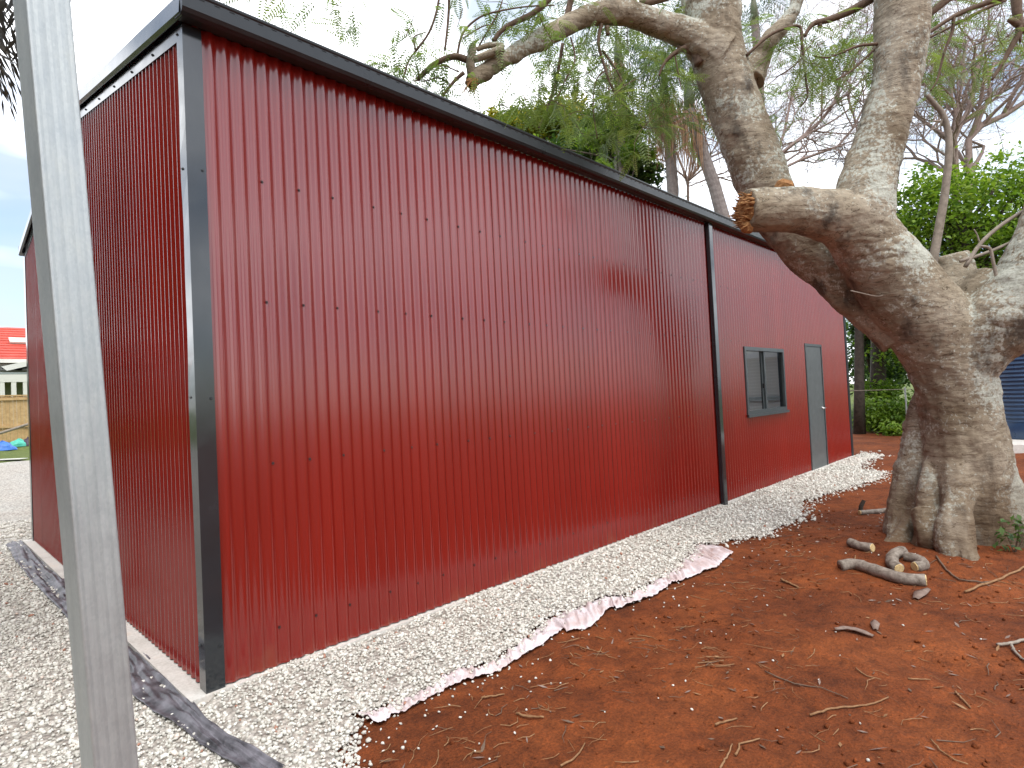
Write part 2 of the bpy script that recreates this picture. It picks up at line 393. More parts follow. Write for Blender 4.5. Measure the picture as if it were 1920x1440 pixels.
_ico = bmesh.new(); bmesh.ops.create_icosphere(_ico, subdivisions=1, radius=1); _ico.verts.ensure_lookup_table()
ICOV = np.array([v.co[:] for v in _ico.verts]); ICOF = np.array([[v.index for v in f.verts] for f in _ico.faces]); _ico.free()
def rand_rot(n, r=None):
    r = r or nr
    q = r.normal(size=(n,4)); q /= np.linalg.norm(q, axis=1)[:,None]; a, b_, c, d = q.T
    return np.stack([np.stack([1-2*(c*c+d*d), 2*(b_*c-a*d), 2*(b_*d+a*c)], -1), np.stack([2*(b_*c+a*d), 1-2*(b_*b_+d*d), 2*(c*d-a*b_)], -1), np.stack([2*(b_*d-a*c), 2*(c*d+a*b_), 1-2*(b_*b_+c*c)], -1)], 1)
def stones(P, size, flat=.62):
    n = len(P); R = rand_rot(n); k = len(ICOV)
    sc = np.stack([nr.uniform(.8,1.35,n), nr.uniform(.65,1.05,n), nr.uniform(.5,.85,n)], 1)*size[:,None]/2
    V = ICOV[None]*(1+nr.uniform(-.22,.22,(n,k,1)))*sc[:,None,:]
    V = np.einsum('nij,nkj->nki', R, V); V[:,:,2] *= .85
    V += P[:,None,:]
    F = (ICOF[None]+np.arange(n)[:,None,None]*k).reshape(-1,3)
    t = np.repeat(np.clip(nr.beta(2.2,1.9,n)*.92+(nr.random(n) < .012)*.6, 0, 1), k)
    return V.reshape(-1,3), F, t
def scatter(x0, x1, y0, y1, dens, size):
    n = int((x1-x0)*(y1-y0)*dens); P = np.stack([nr.uniform(x0,x1,n), nr.uniform(y0,y1,n)], 1)
    j = P + nr.normal(size=P.shape)*np.where(P[:,:1] > 4.4, .085, .035)+np.array([[.07*mnoise.noise(Vector((a*2.3, c*2.3, 5))), .10*mnoise.noise(Vector((a*2.3, c*2.3, 9)))] if a > 4.3 else [0, 0] for a, c in P])
    P = P[inpoly(j, POLY)]
    z = np.array([gz_bed(x, y) for x, y in P])+nr.uniform(-.002,.012,len(P))
    return np.c_[P, z], size*np.clip(np.exp(nr.normal(-.06,.33,len(P))), .45, 1.8)
zones = [(-1.6,2.2,-1.75,.03,3000,.0195),(2.2,5,-1.5,.03,2100,.022),(5,9,-1.5,.03,1100,.027),(9,13,-1.4,.03,800,.030),
         (-2.2,-.1,.03,2.2,2000,.022),(-2.0,-.1,2.2,5,1100,.027),(-2,0.2,5,8,520,.034)]
Ps, Ss = zip(*[scatter(*z) for z in zones])
P = np.concatenate(Ps); S = np.concatenate(Ss)
V, F, t = stones(P, S)
link('gravel', np_mesh('gravel', V, F, STONE, t), kind='stuff', label='loose white crushed gravel spread round the red shed', category='gravel')
# stray stones on the soil
def strays():
    pts = []; sz = []
    for i in range(230):
        u = rng.random()**2
        k = rng.randrange(3, len(edge)-1); a = Vector(edge[k]); b_ = Vector(edge[k+1]); p = a.lerp(b_, rng.random())
        p = p+Vector((rng.gauss(0,.1), -abs(rng.gauss(0, .12))*(1 if i < 150 else 3)))
        pts.append((p.x, p.y, ground_z(p.x, p.y)+.006)); sz.append(rng.uniform(.010,.022))
    for i in range(110):
        x = rng.uniform(.3, 6.5); y = rng.uniform(-3.6, -1.1); pts.append((x, y, ground_z(x, y)+.005)); sz.append(rng.uniform(.008,.019))
    for i in range(130):
        p = onz(rng.gauss(652,16), rng.gauss(1412,18), -.05); pts.append((p.x, p.y, ground_z(p.x, p.y)+.006)); sz.append(rng.uniform(.014,.024))
    V, F, t = stones(np.array(pts), np.array(sz)); t = np.clip(t*.7+.1, 0, .85)
    link('scattered_pebbles', np_mesh('scattered_pebbles', V, F, STONE, t), kind='stuff', label='stray white pebbles scattered over the red soil', category='pebbles')
strays()

# ------------------------------------------------------------------ the shed
LX, WY, EZ, SLOPE = 12.05, 6.1, 3.62, .198
RIDGE = EZ + SLOPE*WY/2
shed = thing('shed', 'long red corrugated steel shed with charcoal gutter and corner trim', 'shed')
PIT_C = .0762
def prof(u, off): return .008*(math.cos(2*math.pi*(u-off)/PIT_C)-1)       # 0 in the valley, -16 mm on the crest
WIN = (7.081, 8.547, 1.089, 2.019); DOOR = (9.606, 10.467, -.02, 2.147)
def front_sheet(i, zlo=0, zhi=3.6):
    x0 = i*.762; x1 = min(LX, x0+.762+.012); me = MB(); n = max(2, int(round((x1-x0)/.0762*12)))
    xs = [x0+(x1-x0)*k/n for k in range(n+1)]
    for q in (WIN[0], WIN[1], DOOR[0], DOOR[1]):
        if x0 < q < x1: xs.append(q)
    xs.sort(); lap = -.0018*(i%2)
    for a, b_ in zip(xs, xs[1:]):
        if b_-a < 1e-6: continue
        m = (a+b_)/2
        spans = [(0, 3.6)]
        if WIN[0] < m < WIN[1]: spans = [(0, WIN[2]), (WIN[3], 3.6)]
        if DOOR[0] < m < DOOR[1]: spans = [(DOOR[3], 3.6)]
        tl = [.0022,-.003,.0012,-.0015,.003,-.0022][i%6]; ya, yb = prof(a, .389)+lap+tl*(a-x0-.38), prof(b_, .389)+lap+tl*(b_-x0-.38)
        for z0, z1 in [(max(p_, zlo), min(q_, zhi)) for p_, q_ in spans if min(q_, zhi) > max(p_, zlo)]: me.add([(a,ya,z0),(b_,yb,z0),(b_,yb,z1),(a,ya,z1)], [(0,1,2,3)])
    m_ = me.mesh('wall_sheet', RED)
    bm = bmesh.new(); bm.from_mesh(m_); bmesh.ops.remove_doubles(bm, verts=bm.verts, dist=1e-5)
    for f in bm.faces: f.smooth = True
    bm.to_mesh(m_); bm.free()
    link('wall_sheet', m_, shed)
for i in range(16):
    if i == 10: front_sheet(i, 0, 1.5); front_sheet(i, 1.5, 3.6)
    else: front_sheet(i)
def roof_z(y): return EZ + SLOPE*(y if y < WY/2 else WY-y)
def gable_sheet(i, X, sgn):
    y0 = i*.762; y1 = min(WY, y0+.762+.012); n = max(2, int(round((y1-y0)/.0762*12))); me = MB(); lap = -.0008*(i%2)
    ys = [y0+(y1-y0)*k/n for k in range(n+1)]
    vs = []
    for y in ys:
        d = X+sgn*-(prof(y, .2)+lap); vs += [(d, y, 0), (d, y, roof_z(y)-.03)]
    fs = [(2*k, 2*k+1, 2*k+3, 2*k+2) for k in range(n)] if sgn < 0 else [(2*k, 2*k+2, 2*k+3, 2*k+1) for k in range(n)]
    me.add(vs, fs); me.build('gable_sheet', RED, shed, smooth=True)
for i in range(9):
    if i*.762 < WY:
        gable_sheet(i, 0, -1); gable_sheet(i, LX, 1)
# back wall with an unseen opening added to let daylight in
bk = MB()
for x0, x1, z0, z1 in [(0,5.2,0,3.6),(5.2,11.4,3.2,3.6),(11.4,LX,0,3.6)]: bk.box(x0, x1, WY-.01, WY, z0, z1)
bk.build('back_wall', RED, shed)
# lining and girt inside, seen through the window
li = MB(); li.box(LX-.06, LX-.04, .05, WY-.1, 0, 3.4); li.build('inner_lining', mat('foil_insulation', (.7,.68,.65), .55), shed)
for z in (1.15, 2.3):
    g = MB(); g.box(LX-.14, LX-.062, .05, WY-.1, z, z+.08); g.build('wall_girt', GALV, shed)
fl = MB(); fl.box(.05, LX-.05, .05, WY-.05, -.02, .002); fl.build('inside_floor', CONC, shed)
# roof
for side in (0, 1):
    n = 158*4; vs = []; fs = []
    for k in range(n+1):
        x = -.05+(LX+.1)*k/n; dz = .008*math.cos(2*math.pi*x/PIT_C)
        y0, y1 = (-.06, WY/2) if side == 0 else (WY+.06, WY/2)
        vs += [(x, y0, EZ-.006*1+.02+dz), (x, y1, RIDGE+.02+dz)]
    def roof_piece(k0, k1, nm, mt):
        mb = MB(); mb.add(vs[2*k0:2*k1+2], [(2*k, 2*k+2, 2*k+3, 2*k+1) for k in range(k1-k0)]); mb.build(nm, mt, shed, smooth=True)
    if side == 0: roof_piece(0, n, 'roof_sheeting', CHAR)
    else:
        ct = mat('added_light_sheet', (.85,.87,.85), .4); q_ = NB(ct); tl = q_.n('ShaderNodeBsdfTranslucent'); tl.inputs['Color'].default_value = (.85,.87,.85,1); ms_ = q_.n('ShaderNodeMixShader'); ms_.inputs[0].default_value = .8
        q_.l(q_.b.outputs[0], ms_.inputs[1]); q_.l(tl.outputs[0], ms_.inputs[2]); q_.l(ms_.outputs[0], [x_ for x_ in q_.t.nodes if x_.type == 'OUTPUT_MATERIAL'][0].inputs['Surface'])
        roof_piece(0, 380, 'roof_sheeting', CHAR); roof_piece(380, 600, 'added_light_sheet', ct); roof_piece(600, n, 'roof_sheeting', CHAR)  # translucent strip added in the unseen slope to light the interior
rc = MB()
for s in (-1, 1): rc.bar((-.08, WY/2+s*.09, RIDGE+.025), (LX+.08, WY/2+s*.09, RIDGE+.025), .19, .004, up=Vector((0, s*.2, 1)).normalized())
rc.build('ridge_cap', CHAR, shed)
# gutter: quad profile swept along the eave
def gutter(Y, s, full=True):
    pr = [(.005,3.705),(.004,3.60),(-.085,3.584),(-.112,3.592),(-.124,3.612),(-.130,3.682),(-.136,3.690),(-.1385,3.699),(-.135,3.707),(-.128,3.709),(-.121,3.704),(-.121,3.698),(-.127,3.690),(-.121,3.615),(-.108,3.598),(-.085,3.590),(.0,3.606),(.0,3.705)]
    xs = [-.055]+[-.05+ k*(LX+.10)/24 for k in range(25)]; me = MB(); vs = []; n = len(pr)
    for x in xs:
        wb = .0025*mnoise.noise(Vector((x*.9, Y, 0)))
        vs += [(x, Y+s*p[0], p[1]+wb) for p in pr]
    fs = [(a*n+k, a*n+(k+1)%n, (a+1)*n+(k+1)%n, (a+1)*n+k) for a in range(len(xs)-1) for k in range(n)]
    me.add(vs, fs)
    ends = [(.005,3.705),(.004,3.60),(-.085,3.584),(-.112,3.592),(-.124,3.612),(-.132,3.69),(-.128,3.709)]
    for x in (-.056, LX+.051): me.add([(x, Y+s*a, b_) for a, b_ in ends], [tuple(range(7))])
    return me.build('gutter', GUTC, shed, smooth=False)
gut = gutter(-.018, 1); gutter(WY+.018, -1)
sm = MB(); sm.box(-.014, .014, -.0012, .0012, -.0022, .0022); smesh = sm.mesh('gutter_slot', SLOT)
for k in range(150):
    x = .04+k*.0785
    if x > LX: break
    o = link('gutter_slot', smesh, gut); o.location = (x, -.018-.1302, 3.676+.0025*mnoise.noise(Vector((x*.9, -.018, 0))))
    o.rotation_euler = (.09, 0, 0)
# barge capping and flashing on the two gable ends
for X, s in ((0, -1), (LX, 1)):
    for (ya, yb) in ((-.10, WY/2), (WY+.10, WY/2)):
        za, zb = roof_z(ya) if ya < 3 else EZ-SLOPE*.10, RIDGE
        if ya < 0: za = EZ-SLOPE*.10
        m = MB()
        m.add([(X+s*.055, ya, za+.095), (X+s*.062, ya, za-.005), (X+s*.045, ya, za-.02), (X+s*.045, yb, zb-.02), (X+s*.062, yb, zb-.005), (X+s*.055, yb, zb+.095), (X-s*.10, ya, za+.105), (X-s*.10, yb, zb+.105), (X+s*.04, ya, za-.018), (X+s*.04, yb, zb-.018), (X+s*.045, ya, za+.085), (X+s*.045, yb, zb+.085)],
              [(0,1,4,5),(1,2,3,4),(0,5,7,6),(2,8,9,3),(8,10,11,9)])
        m.build('barge_cap', CHAR, shed)
        y0 = .02 if ya < 0 else WY-.02
        z0 = roof_z(y0)
        m = MB(); m.add([(X+s*.020, y0, z0-.105), (X+s*.020, yb, zb-.105), (X+s*.022, yb, zb-.022), (X+s*.022, y0, z0-.022), (X+s*.004, y0, z0-.105), (X+s*.004, yb, zb-.105)], [(0,1,2,3),(4,5,1,0)])
        m.build('gable_flashing', CHAR, shed)
# corner flashings, a little bent along the free edge
def corner(X, Y, sx, sy, name='corner_flashing', cm=None):
    m = MB(); n = 26; vs = []
    for k in range(n+1):
        z = -.028+(EZ-.03+.028)*k/n
        wb = .012*max(0, mnoise.noise(Vector((z*1.1+X, 2.2, Y))))+.003*mnoise.noise(Vector((z*3, 7, X)))
        vs += [(X-sx*.022-sx*wb*.6, Y+sy*.075+sy*wb, z), (X-sx*.024, Y-sy*.024, z), (X+sx*.074, Y-sy*.022, z), (X+sx*.078, Y-sy*.010, z), (X-sx*.010, Y+sy*.078+sy*wb, z)]
    for k in range(n):
        for a, b_ in ((0,1),(1,2),(2,3),(4,0)): m.f.append((k*5+a, k*5+b_, (k+1)*5+b_, (k+1)*5+a)); m.m.append(0)
    m.v = [tuple(v) for v in vs]
    return m.build(name, cm or CHAR, shed)
cf = corner(0, 0, 1, 1); corner(LX, 0, -1, 1, cm=m_trim('dark_reflection_trim', (.014,.016,.018), .5, .3)); corner(0, WY, 1, -1); corner(LX, WY, -1, -1)  # far corner: darker, duller copy of the charcoal standing in for a dark reflection
# screws
def screw_mesh(m_, nm):
    b = MB(); b.tube([(0,.002,0),(0,-.0015,0)], [.0085,.0085], 10); b.tube([(0,-.0015,0),(0,-.0065,0)], [.0052,.0048], 6); return b.mesh(nm, m_)
sc_r = screw_mesh(SCREW, 'screw'); sc_c = screw_mesh(CSCREW, 'screw')
offs = [0, 3*PIT_C, 6*PIT_C]
cnt = 0
for z in (.21, 1.16, 2.105, 2.82):
    for i in range(16):
        for o_ in offs:
            x = .389+i*.762+o_
            if x > LX-.1 or (WIN[0]-.03 < x < WIN[1]+.03 and WIN[2]-.05 < z < WIN[3]+.05) or (DOOR[0]-.04 < x < DOOR[1]+.04 and z < 2.2): continue
            s = link('screw', sc_r, shed); s.location = (x, -.002, z)
for z in (.22, 1.55, 2.80):
    s = link('screw', sc_c, shed); s.location = (.055, -.024, z)
    s = link('screw', sc_c, shed); s.location = (-.025, .045, z+.01); s.rotation_euler = (0,0,-math.pi/2)
for k in range(7):
    y = .06+k*.46
    s = link('screw', sc_c, shed); s.location = (-.023, y, roof_z(y)-.07); s.rotation_euler = (0,0,-math.pi/2)
# downpipe on the long wall
dp = MB(); dp.box(6.10, 6.20, -.072, -.017, -.03, 3.60)
o = dp.build('downpipe', CHAR, shed); bv = o.modifiers.new('b', 'BEVEL'); bv.width = .008; bv.segments = 2
# window
win = MB(); x0, x1, z0, z1 = WIN; fw = .04
for (a, b_, c, d) in [(x0-.012,x1+.012,z1-fw,z1+.012),(x0-.012,x1+.012,z0-.012,z0+fw),(x0-.012,x0+fw,z0+fw,z1-fw),(x1-fw,x1+.012,z0+fw,z1-fw)]:
    win.box(a, b_, -.035, .05, c, d)
wo = win.build('window', FRAME, shed)
mu = MB(); xm = (x0+x1)/2-.02; mu.box(xm, xm+.045, -.012, .035, z0+fw, z1-fw); mu.build('mullion', FRAME, wo)
mu = MB(); mu.box(xm-.05, xm-.003, .012, .034, z0+fw, z1-fw); mu.build('sash_stile', FRAME, wo)
sl_ = MB(); sl_.box(x0-.04, x1+.04, -.06, -.036, z0-.05, z0-.014); sl_.build('sill', FRAME, wo)
hd = MB(); hd.box(xm-.045, xm-.015, -.012, .011, (z0+z1)/2-.12, (z0+z1)/2-.05); hd.build('latch', SLOT, wo)
gl = mat('window_glass', (.9,.95,.93), .02); gn = gl.node_tree; gb = gn.nodes['Principled BSDF']
gb.inputs['Transmission Weight'].default_value = 0; g1 = gn.nodes.new('ShaderNodeBsdfTransparent'); g1.inputs[0].default_value = (.85,.88,.87,1)
g2 = gn.nodes.new('ShaderNodeBsdfGlossy'); g2.inputs['Roughness'].default_value = .02; fr = gn.nodes.new('ShaderNodeFresnel'); fr.inputs[0].default_value = 1.4
gm_ = gn.nodes.new('ShaderNodeMixShader'); gn.links.new(fr.outputs[0], gm_.inputs[0]); gn.links.new(g1.outputs[0], gm_.inputs[1]); gn.links.new(g2.outputs[0], gm_.inputs[2])
gn.links.new(gm_.outputs[0], [n for n in gn.nodes if n.type == 'OUTPUT_MATERIAL'][0].inputs[0])
pa = MB(); pa.add([(x0+fw,.02,z0+fw),(xm,.02,z0+fw),(xm,.02,z1-fw),(x0+fw,.02,z1-fw)], [(0,1,2,3)]); pa.build('pane', gl, wo)
pa = MB(); pa.add([(xm+.045,0,z0+fw),(x1-fw,0,z0+fw),(x1-fw,0,z1-fw),(xm+.045,0,z1-fw)], [(0,1,2,3)]); pa.build('pane', gl, wo)
# door
dx0, dx1, _, dz1 = DOOR
dd = MB(); dd.box(dx0+.03, dx1-.03, -.010, .03, -.02, dz1-.035); do = dd.build('door', DOORG, shed)
df = MB()
for (a, b_, c, d) in [(dx0-.005,dx1+.005,dz1-.032,dz1+.01),(dx0-.005,dx0+.028,-.02,dz1-.032),(dx1-.028,dx1+.005,-.02,dz1-.032)]: df.box(a, b_, -.022, .05, c, d)
df.build('door_frame', FRAME, do)
CHROME = mat('brushed_chrome', (.75,.74,.72), .25, 1.0)
hx = dx1-.10
hm = MB(); hm.tube([(hx,-.011,1.02),(hx,-.018,1.02)], [.027,.027], 16); hm.tube([(hx,-.018,1.02),(hx,-.062,1.02)], [.010,.010], 10)
hm.tube([(hx+.008,-.058,1.02),(hx-.05,-.062,1.022),(hx-.125,-.058,1.018)], [.0105,.009,.008], 10); hm.build('door_handle', CHROME, do, smooth=True)
# slab
sb = MB(); sb.box(-.105, LX+.06, -.045, WY+.1, -.16, -.008); slab = sb.build('concrete_slab', CONC, None, kind='structure')

# ------------------------------------------------------------------ ground cloths
def cloth(name, A, B, za, zb, mat_, label, fold=.012, seed=1, across=9, per=16, long=False, amp=.02):
    A = [Vector(p) for p in A]; B = [Vector(p) for p in B]; V = []; F = []; n = 0; m = across; run = 0
    for i in range(len(A)-1):
        for k in range(per):
            t = k/per; a = A[i].lerp(A[i+1], t); b_ = B[i].lerp(B[i+1], t); run += (A[i+1]-A[i]).length/per
            ra = amp*(mnoise.noise(Vector((run*14, seed, 0)))+.8*mnoise.noise(Vector((run*34, seed, 3))))
            for j in range(m+1):
                u = j/m; p = a.lerp(b_, u); out_ = (b_-a).normalized()
                p = p+out_*ra*u
                if long: q = Vector((u*4.2, run*1.3, seed)); nn = mnoise.noise(q)+.6*mnoise.noise(Vector((u*9, run*3.1, seed+2)))+.22*mnoise.noise(Vector((u*7, run*9, seed+5)))
                else: q = Vector((run*17, u*1.6, seed)); nn = mnoise.noise(q)+.8*mnoise.noise(Vector((run*39, u*2.5, seed+3)))+.5*mnoise.noise(Vector((p.x*60, p.y*60, seed)))
                z = ground_z(p.x, p.y)+za*(1-u)+zb*u+fold*(.25+math.sin(math.pi*(.15+.8*u)))*(nn+.25)
                V.append((p.x, p.y, max(z, ground_z(p.x, p.y)+(.004 if u < .3 else .007)+.004*u)))
            n += 1
    F = [(a*(m+1)+j, a*(m+1)+j+1, (a+1)*(m+1)+j+1, (a+1)*(m+1)+j) for a in range(n-1) for j in range(m)]
    me = np_mesh(name, V, F, mat_, smooth=True); o = link(name, me, None, label=label, category='fabric')
    md = o.modifiers.new('s', 'SOLIDIFY'); md.thickness = .002
    return o
cloth('geotextile_edge', [p+Vector((0,.05,0)) for p in FAB_UP], FAB_LO, .008, .022, PINK, 'dusty pinkish white geotextile edge crumpled between gravel and red soil', .026, 3, per=22, amp=.016)
def c3(x, y): return onz(x/3, 960+y/3, -.05)
bl_l = [(30,190),(90,290),(215,440),(345,575),(515,765),(690,960),(750,1055),(870,1150),(1030,1245),(1130,1330),(1270,1415),(1390,1490),(1500,1600)]
bl_r = [(150,165),(240,255),(330,345),(440,430),(580,560),(725,670),(860,810),(1000,950),(1105,1085),(1180,1180),(1300,1270),(1450,1350),(1640,1470)]
cloth('black_fabric_strip', [c3(*q)+Vector((-.015,0,0)) for q in bl_r], [c3(*q) for q in bl_l], .036, .032, BLACKC, 'crumpled dusty black ground fabric lying along the gable end slab', .030, 8, across=26, per=14, long=True, amp=.012)

# ------------------------------------------------------------------ leaning galvanised post
pt, pb = at(66, -140, 1.3), at(207, 1440, 1.3)
dirp = (pt-pb).normalized(); tb = (ground_z(pb.x, pb.y)-.05-pb.z)/dirp.z; base = pb+dirp*tb; top = pb+dirp*2.35
post = thing('steel_post', 'leaning galvanised square steel post in the left foreground', 'post', tuple(base))
view = (at(150, 720, 1.3)-CAM); view.z = 0; view.normalize()
ang = math.radians(21)
fx = Vector((view.y, -view.x, 0)); fx = Vector((fx.x*math.cos(ang)-fx.y*math.sin(ang), fx.x*math.sin(ang)+fx.y*math.cos(ang), 0)); 
fx = (fx-dirp*fx.dot(dirp)).normalized(); fy = dirp.cross(fx)
def post_prof():
    w_, h = .0425, .036; pts = []; r = .006
    def arc(cx, cy, a0, a1, n=4):
        for k in range(n+1):
            a = a0+(a1-a0)*k/n; pts.append((cx+r*math.cos(a), cy+r*math.sin(a)))
    arc(w_-r, h-r, 0, math.pi/2)
    for k in range(9, -10, -1):                         # shallow rolled grooves on both broad faces
        x = k/9*(w_-2*r); pts.append((x, h-.0016*max(0, math.cos(k*math.pi/3.0+math.pi))))
    arc(-w_+r, h-r, math.pi/2, math.pi); arc(-w_+r, -h+r, math.pi, 1.5*math.pi)
    for k in range(-9, 10):
        x = k/9*(w_-2*r); pts.append((x, -h+.0016*max(0, math.cos(k*math.pi/3.0+math.pi))))
    arc(w_-r, -h+r, 1.5*math.pi, 2*math.pi)
    return pts
pp = post_prof(); m = MB(); n = len(pp)
for e in (Vector((0,0,0)), top-base):
    for a, b_ in pp: m.v.append(tuple(e+fx*a+fy*b_))
for k in range(n): m.f.append((k, (k+1)%n, n+(k+1)%n, n+k)); m.m.append(0)
m.f.append(tuple(range(n, 2*n))); m.m.append(0); m.f.append(tuple(reversed(range(n)))); m.m.append(0)
m.build('post_body', GALV, post)

# ------------------------------------------------------------------ the big tree by the shed
def px(x, y, d, r): return at(x, y, d), r*d/FPX
def chain(mb, pts, n=14, sub=5, wob=0):
    P = [px(*q) for q in pts]; C = [p for p, _ in P]; Rr = [r for _, r in P]; O = []; Q = []
    for i in range(len(C)-1):
        p0, p1, p2, p3 = C[max(i-1,0)], C[i], C[i+1], C[min(i+2,len(C)-1)]
        for k in range(sub):
            t = k/sub; O.append(.5*((2*p1)+(p2-p0)*t+(2*p0-5*p1+4*p2-p3)*t*t+(3*p1-p0-3*p2+p3)*t**3)); Q.append(Rr[i]+(Rr[i+1]-Rr[i])*t)
    O.append(C[-1]); Q.append(Rr[-1]); mb.tube(O, Q, n, wob=wob); return O
tree = thing('poinciana_tree', 'big old grey tree with broken stub limb growing beside the shed', 'tree', (TREE.x, TREE.y, 0))
tb_ = MB()
trunkc = [(1806,1090,5.25,92),(1806,1010,5.25,80),(1810,940,5.2,74),(1812,850,5.2,69),(1800,770,5.2,64),(1786,700,5.2,66),(1750,620,5.2,72),(1692,545,5.2,72),(1640,475,5.15,64),(1605,420,5.1,56)]
chain(tb_, trunkc, 20)
chain(tb_, [(1612,430,5.1,60),(1620,365,5.1,52),(1648,270,5.1,43),(1680,160,5.1,40.5),(1690,80,5.1,44),(1692,0,5.1,47),(1690,-90,5.1,46),(1670,-220,5.0,40)], 18)       # upright limb
chain(tb_, [(1640,470,5.12,58),(1580,412,5.05,50),(1510,396,5.0,44),(1440,394,4.95,41),(1398,394,4.92,39)], 18)                                              # broken stub
chain(tb_, [(1700,615,5.35,58),(1620,560,5.5,46),(1560,510,5.6,42),(1500,455,5.7,44),(1445,375,5.75,47),(1402,270,5.75,49),(1372,185,5.75,46),(1345,95,5.75,49),(1335,20,5.75,50),(1318,-70,5.8,50),(1300,-200,5.8,42)], 18)   # left limb, behind the stub
chain(tb_, [(1350,105,5.7,46),(1290,64,5.65,27),(1225,42,5.6,23),(1165,24,5.55,22),(1110,28,5.5,20),(1060,50,5.4,18.5),(1000,80,5.3,16.5),(945,112,5.2,15.5),(900,140,5.1,14.5),(882,154,5.05,12)], 14)  # long branch over the roof
chain(tb_, [(1178,30,5.55,22),(1172,-10,5.55,19),(1150,-70,5.5,16)], 12)
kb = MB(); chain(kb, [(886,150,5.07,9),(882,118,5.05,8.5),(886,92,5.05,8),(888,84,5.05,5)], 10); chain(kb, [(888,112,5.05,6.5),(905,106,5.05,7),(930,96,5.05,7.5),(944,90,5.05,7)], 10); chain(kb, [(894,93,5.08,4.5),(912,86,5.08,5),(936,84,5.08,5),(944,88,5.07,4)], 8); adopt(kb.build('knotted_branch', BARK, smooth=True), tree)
chain(tb_, [(1405,150,5.75,30),(1425,110,5.75,20),(1442,75,5.7,16),(1478,35,5.7,14),(1500,-20,5.7,13),(1530,-110,5.7,11)], 12)                # side shoot
chain(tb_, [(1790,700,5.2,60),(1835,640,5.05,60),(1885,592,4.95,70),(1940,540,4.85,72),(1985,450,4.8,70),(2020,330,4.8,62)], 18)      # right limb
chain(tb_, [(1800,640,5.35,40),(1790,560,5.45,42),(1785,505,5.5,36),(1780,478,5.5,30)], 12)                                           # cut stump behind
chain(tb_, [(1830,600,5.1,45),(1845,550,5.1,40),(1862,520,5.1,32)], 12)
chain(tb_, [(1735,730,5.4,14),(1722,800,5.45,26),(1716,880,5.45,32),(1712,960,5.4,36),(1705,1040,5.35,42)], 14)
chain(tb_, [(1744,860,5.25,10),(1745,920,5.15,17),(1742,980,5.08,19),(1740,1040,5.02,22)], 10)                        # second stem at the left
chain(tb_, [(1802,850,5.12,34),(1800,920,4.98,30),(1798,980,4.86,28),(1801,1025,4.77,30),(1810,1062,4.70,36),(1822,1090,4.64,30)], 12)                                           # roots
chain(tb_, [(1812,1040,4.72,20),(1838,1064,4.62,11),(1862,1090,4.54,5)], 10)
chain(tb_, [(1740,960,5.1,24),(1742,1000,5.0,20),(1744,1030,4.98,16)], 10)
chain(tb_, [(1716,890,5.45,20),(1706,950,5.40,26),(1690,1000,5.32,26),(1668,1032,5.22,14),(1648,1046,5.12,6)], 10)
chain(tb_, [(1862,880,5.15,34),(1888,960,5.05,40),(1912,1030,4.98,46),(1945,1080,4.9,30)], 12)
tm = tb_.mesh('trunk', BARK)
to = link('trunk_tmp', tm); rm = to.modifiers.new('r', 'REMESH'); rm.mode = 'VOXEL'; rm.voxel_size = .012
sm_ = to.modifiers.new('s', 'SMOOTH'); sm_.factor = .5; sm_.iterations = 5
dg = bpy.context.evaluated_depsgraph_get(); me = bpy.data.meshes.new_from_object(to.evaluated_get(dg))
bpy.data.objects.remove(to)
co = np.empty(len(me.vertices)*3, np.float32); me.vertices.foreach_get('co', co); co = co.reshape(-1,3)
no = np.empty(len(me.vertices)*3, np.float32); me.vertices.foreach_get('normal', no); no = no.reshape(-1,3)
for i in range(len(co)):
    x, y, z = co[i]
    d = .016*mnoise.noise(Vector((x*3.2, y*3.2, z*2.4)))+.008*mnoise.noise(Vector((x*8, y*8, z*14)))+.003*mnoise.noise(Vector((x*22, y*22, z*40)))
    rg = mnoise.noise(Vector((x*2.2+3, y*2.2, z*9+.8*mnoise.noise(Vector((x*3, y*3, z*3)))))); d -= .010*max(0, 1-abs(rg)*9)*max(0, .35+mnoise.noise(Vector((x*1.3, y*1.3, z*1.3+7))))
    kn = mnoise.noise(Vector((x*4.4+9, y*4.4, z*4.4))); d += .022*max(0, kn-.38)*3 - .02*max(0, -kn-.42)*3
    k = min(1, max(.25, (z+.2)/.8)) if z < .9 else 1
    # flutes and hollows of the lower trunk
    if z < 1.3: d += .10*(1-z/1.3)*mnoise.noise(Vector((x*4.2, y*4.2, z*.8+4)))+.03*(1-z/1.3)*mnoise.noise(Vector((x*10, y*10, z*1.5)))
    co[i] += no[i]*d
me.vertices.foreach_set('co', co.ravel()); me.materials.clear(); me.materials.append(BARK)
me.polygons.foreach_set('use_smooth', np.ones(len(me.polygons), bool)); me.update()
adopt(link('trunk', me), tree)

def broken(name, c, d, rad, n, mlen, seed, parent=tree):          # a ring of torn splinters round the end of a limb
    r = random.Random(seed); d = d.normalized(); x = d.orthogonal().normalized(); y = d.cross(x); m = MB()
    m.tube([c-d*.05, c, c+d*rad*.35], [rad*.98, rad*.93, rad*.5], 14, wob=.14)
    for k in range(n):
        a = r.uniform(0, 2*math.pi); q = rad*math.sqrt(r.random())*.92; p = c+x*q*math.cos(a)+y*q*math.sin(a)-d*.02
        l = r.uniform(.25,1)*mlen; w_ = r.uniform(.04,.13)*rad; e = p+d*l+x*r.uniform(-.3,.3)*l+y*r.uniform(-.3,.3)*l
        m.tube([p, p.lerp(e, .6), e], [w_, w_*.7, w_*.12], 5, wob=.2)
    return adopt(m.build(name, SPLIT), parent)
e0 = at(1400,392,4.92); broken('broken_end', e0, e0-at(1460,398,4.97), .145, 170, .12, 3)
e1 = at(1395,425,4.90); broken('broken_end', e1, (e1-at(1470,412,4.95)), .06, 16, .10, 8)
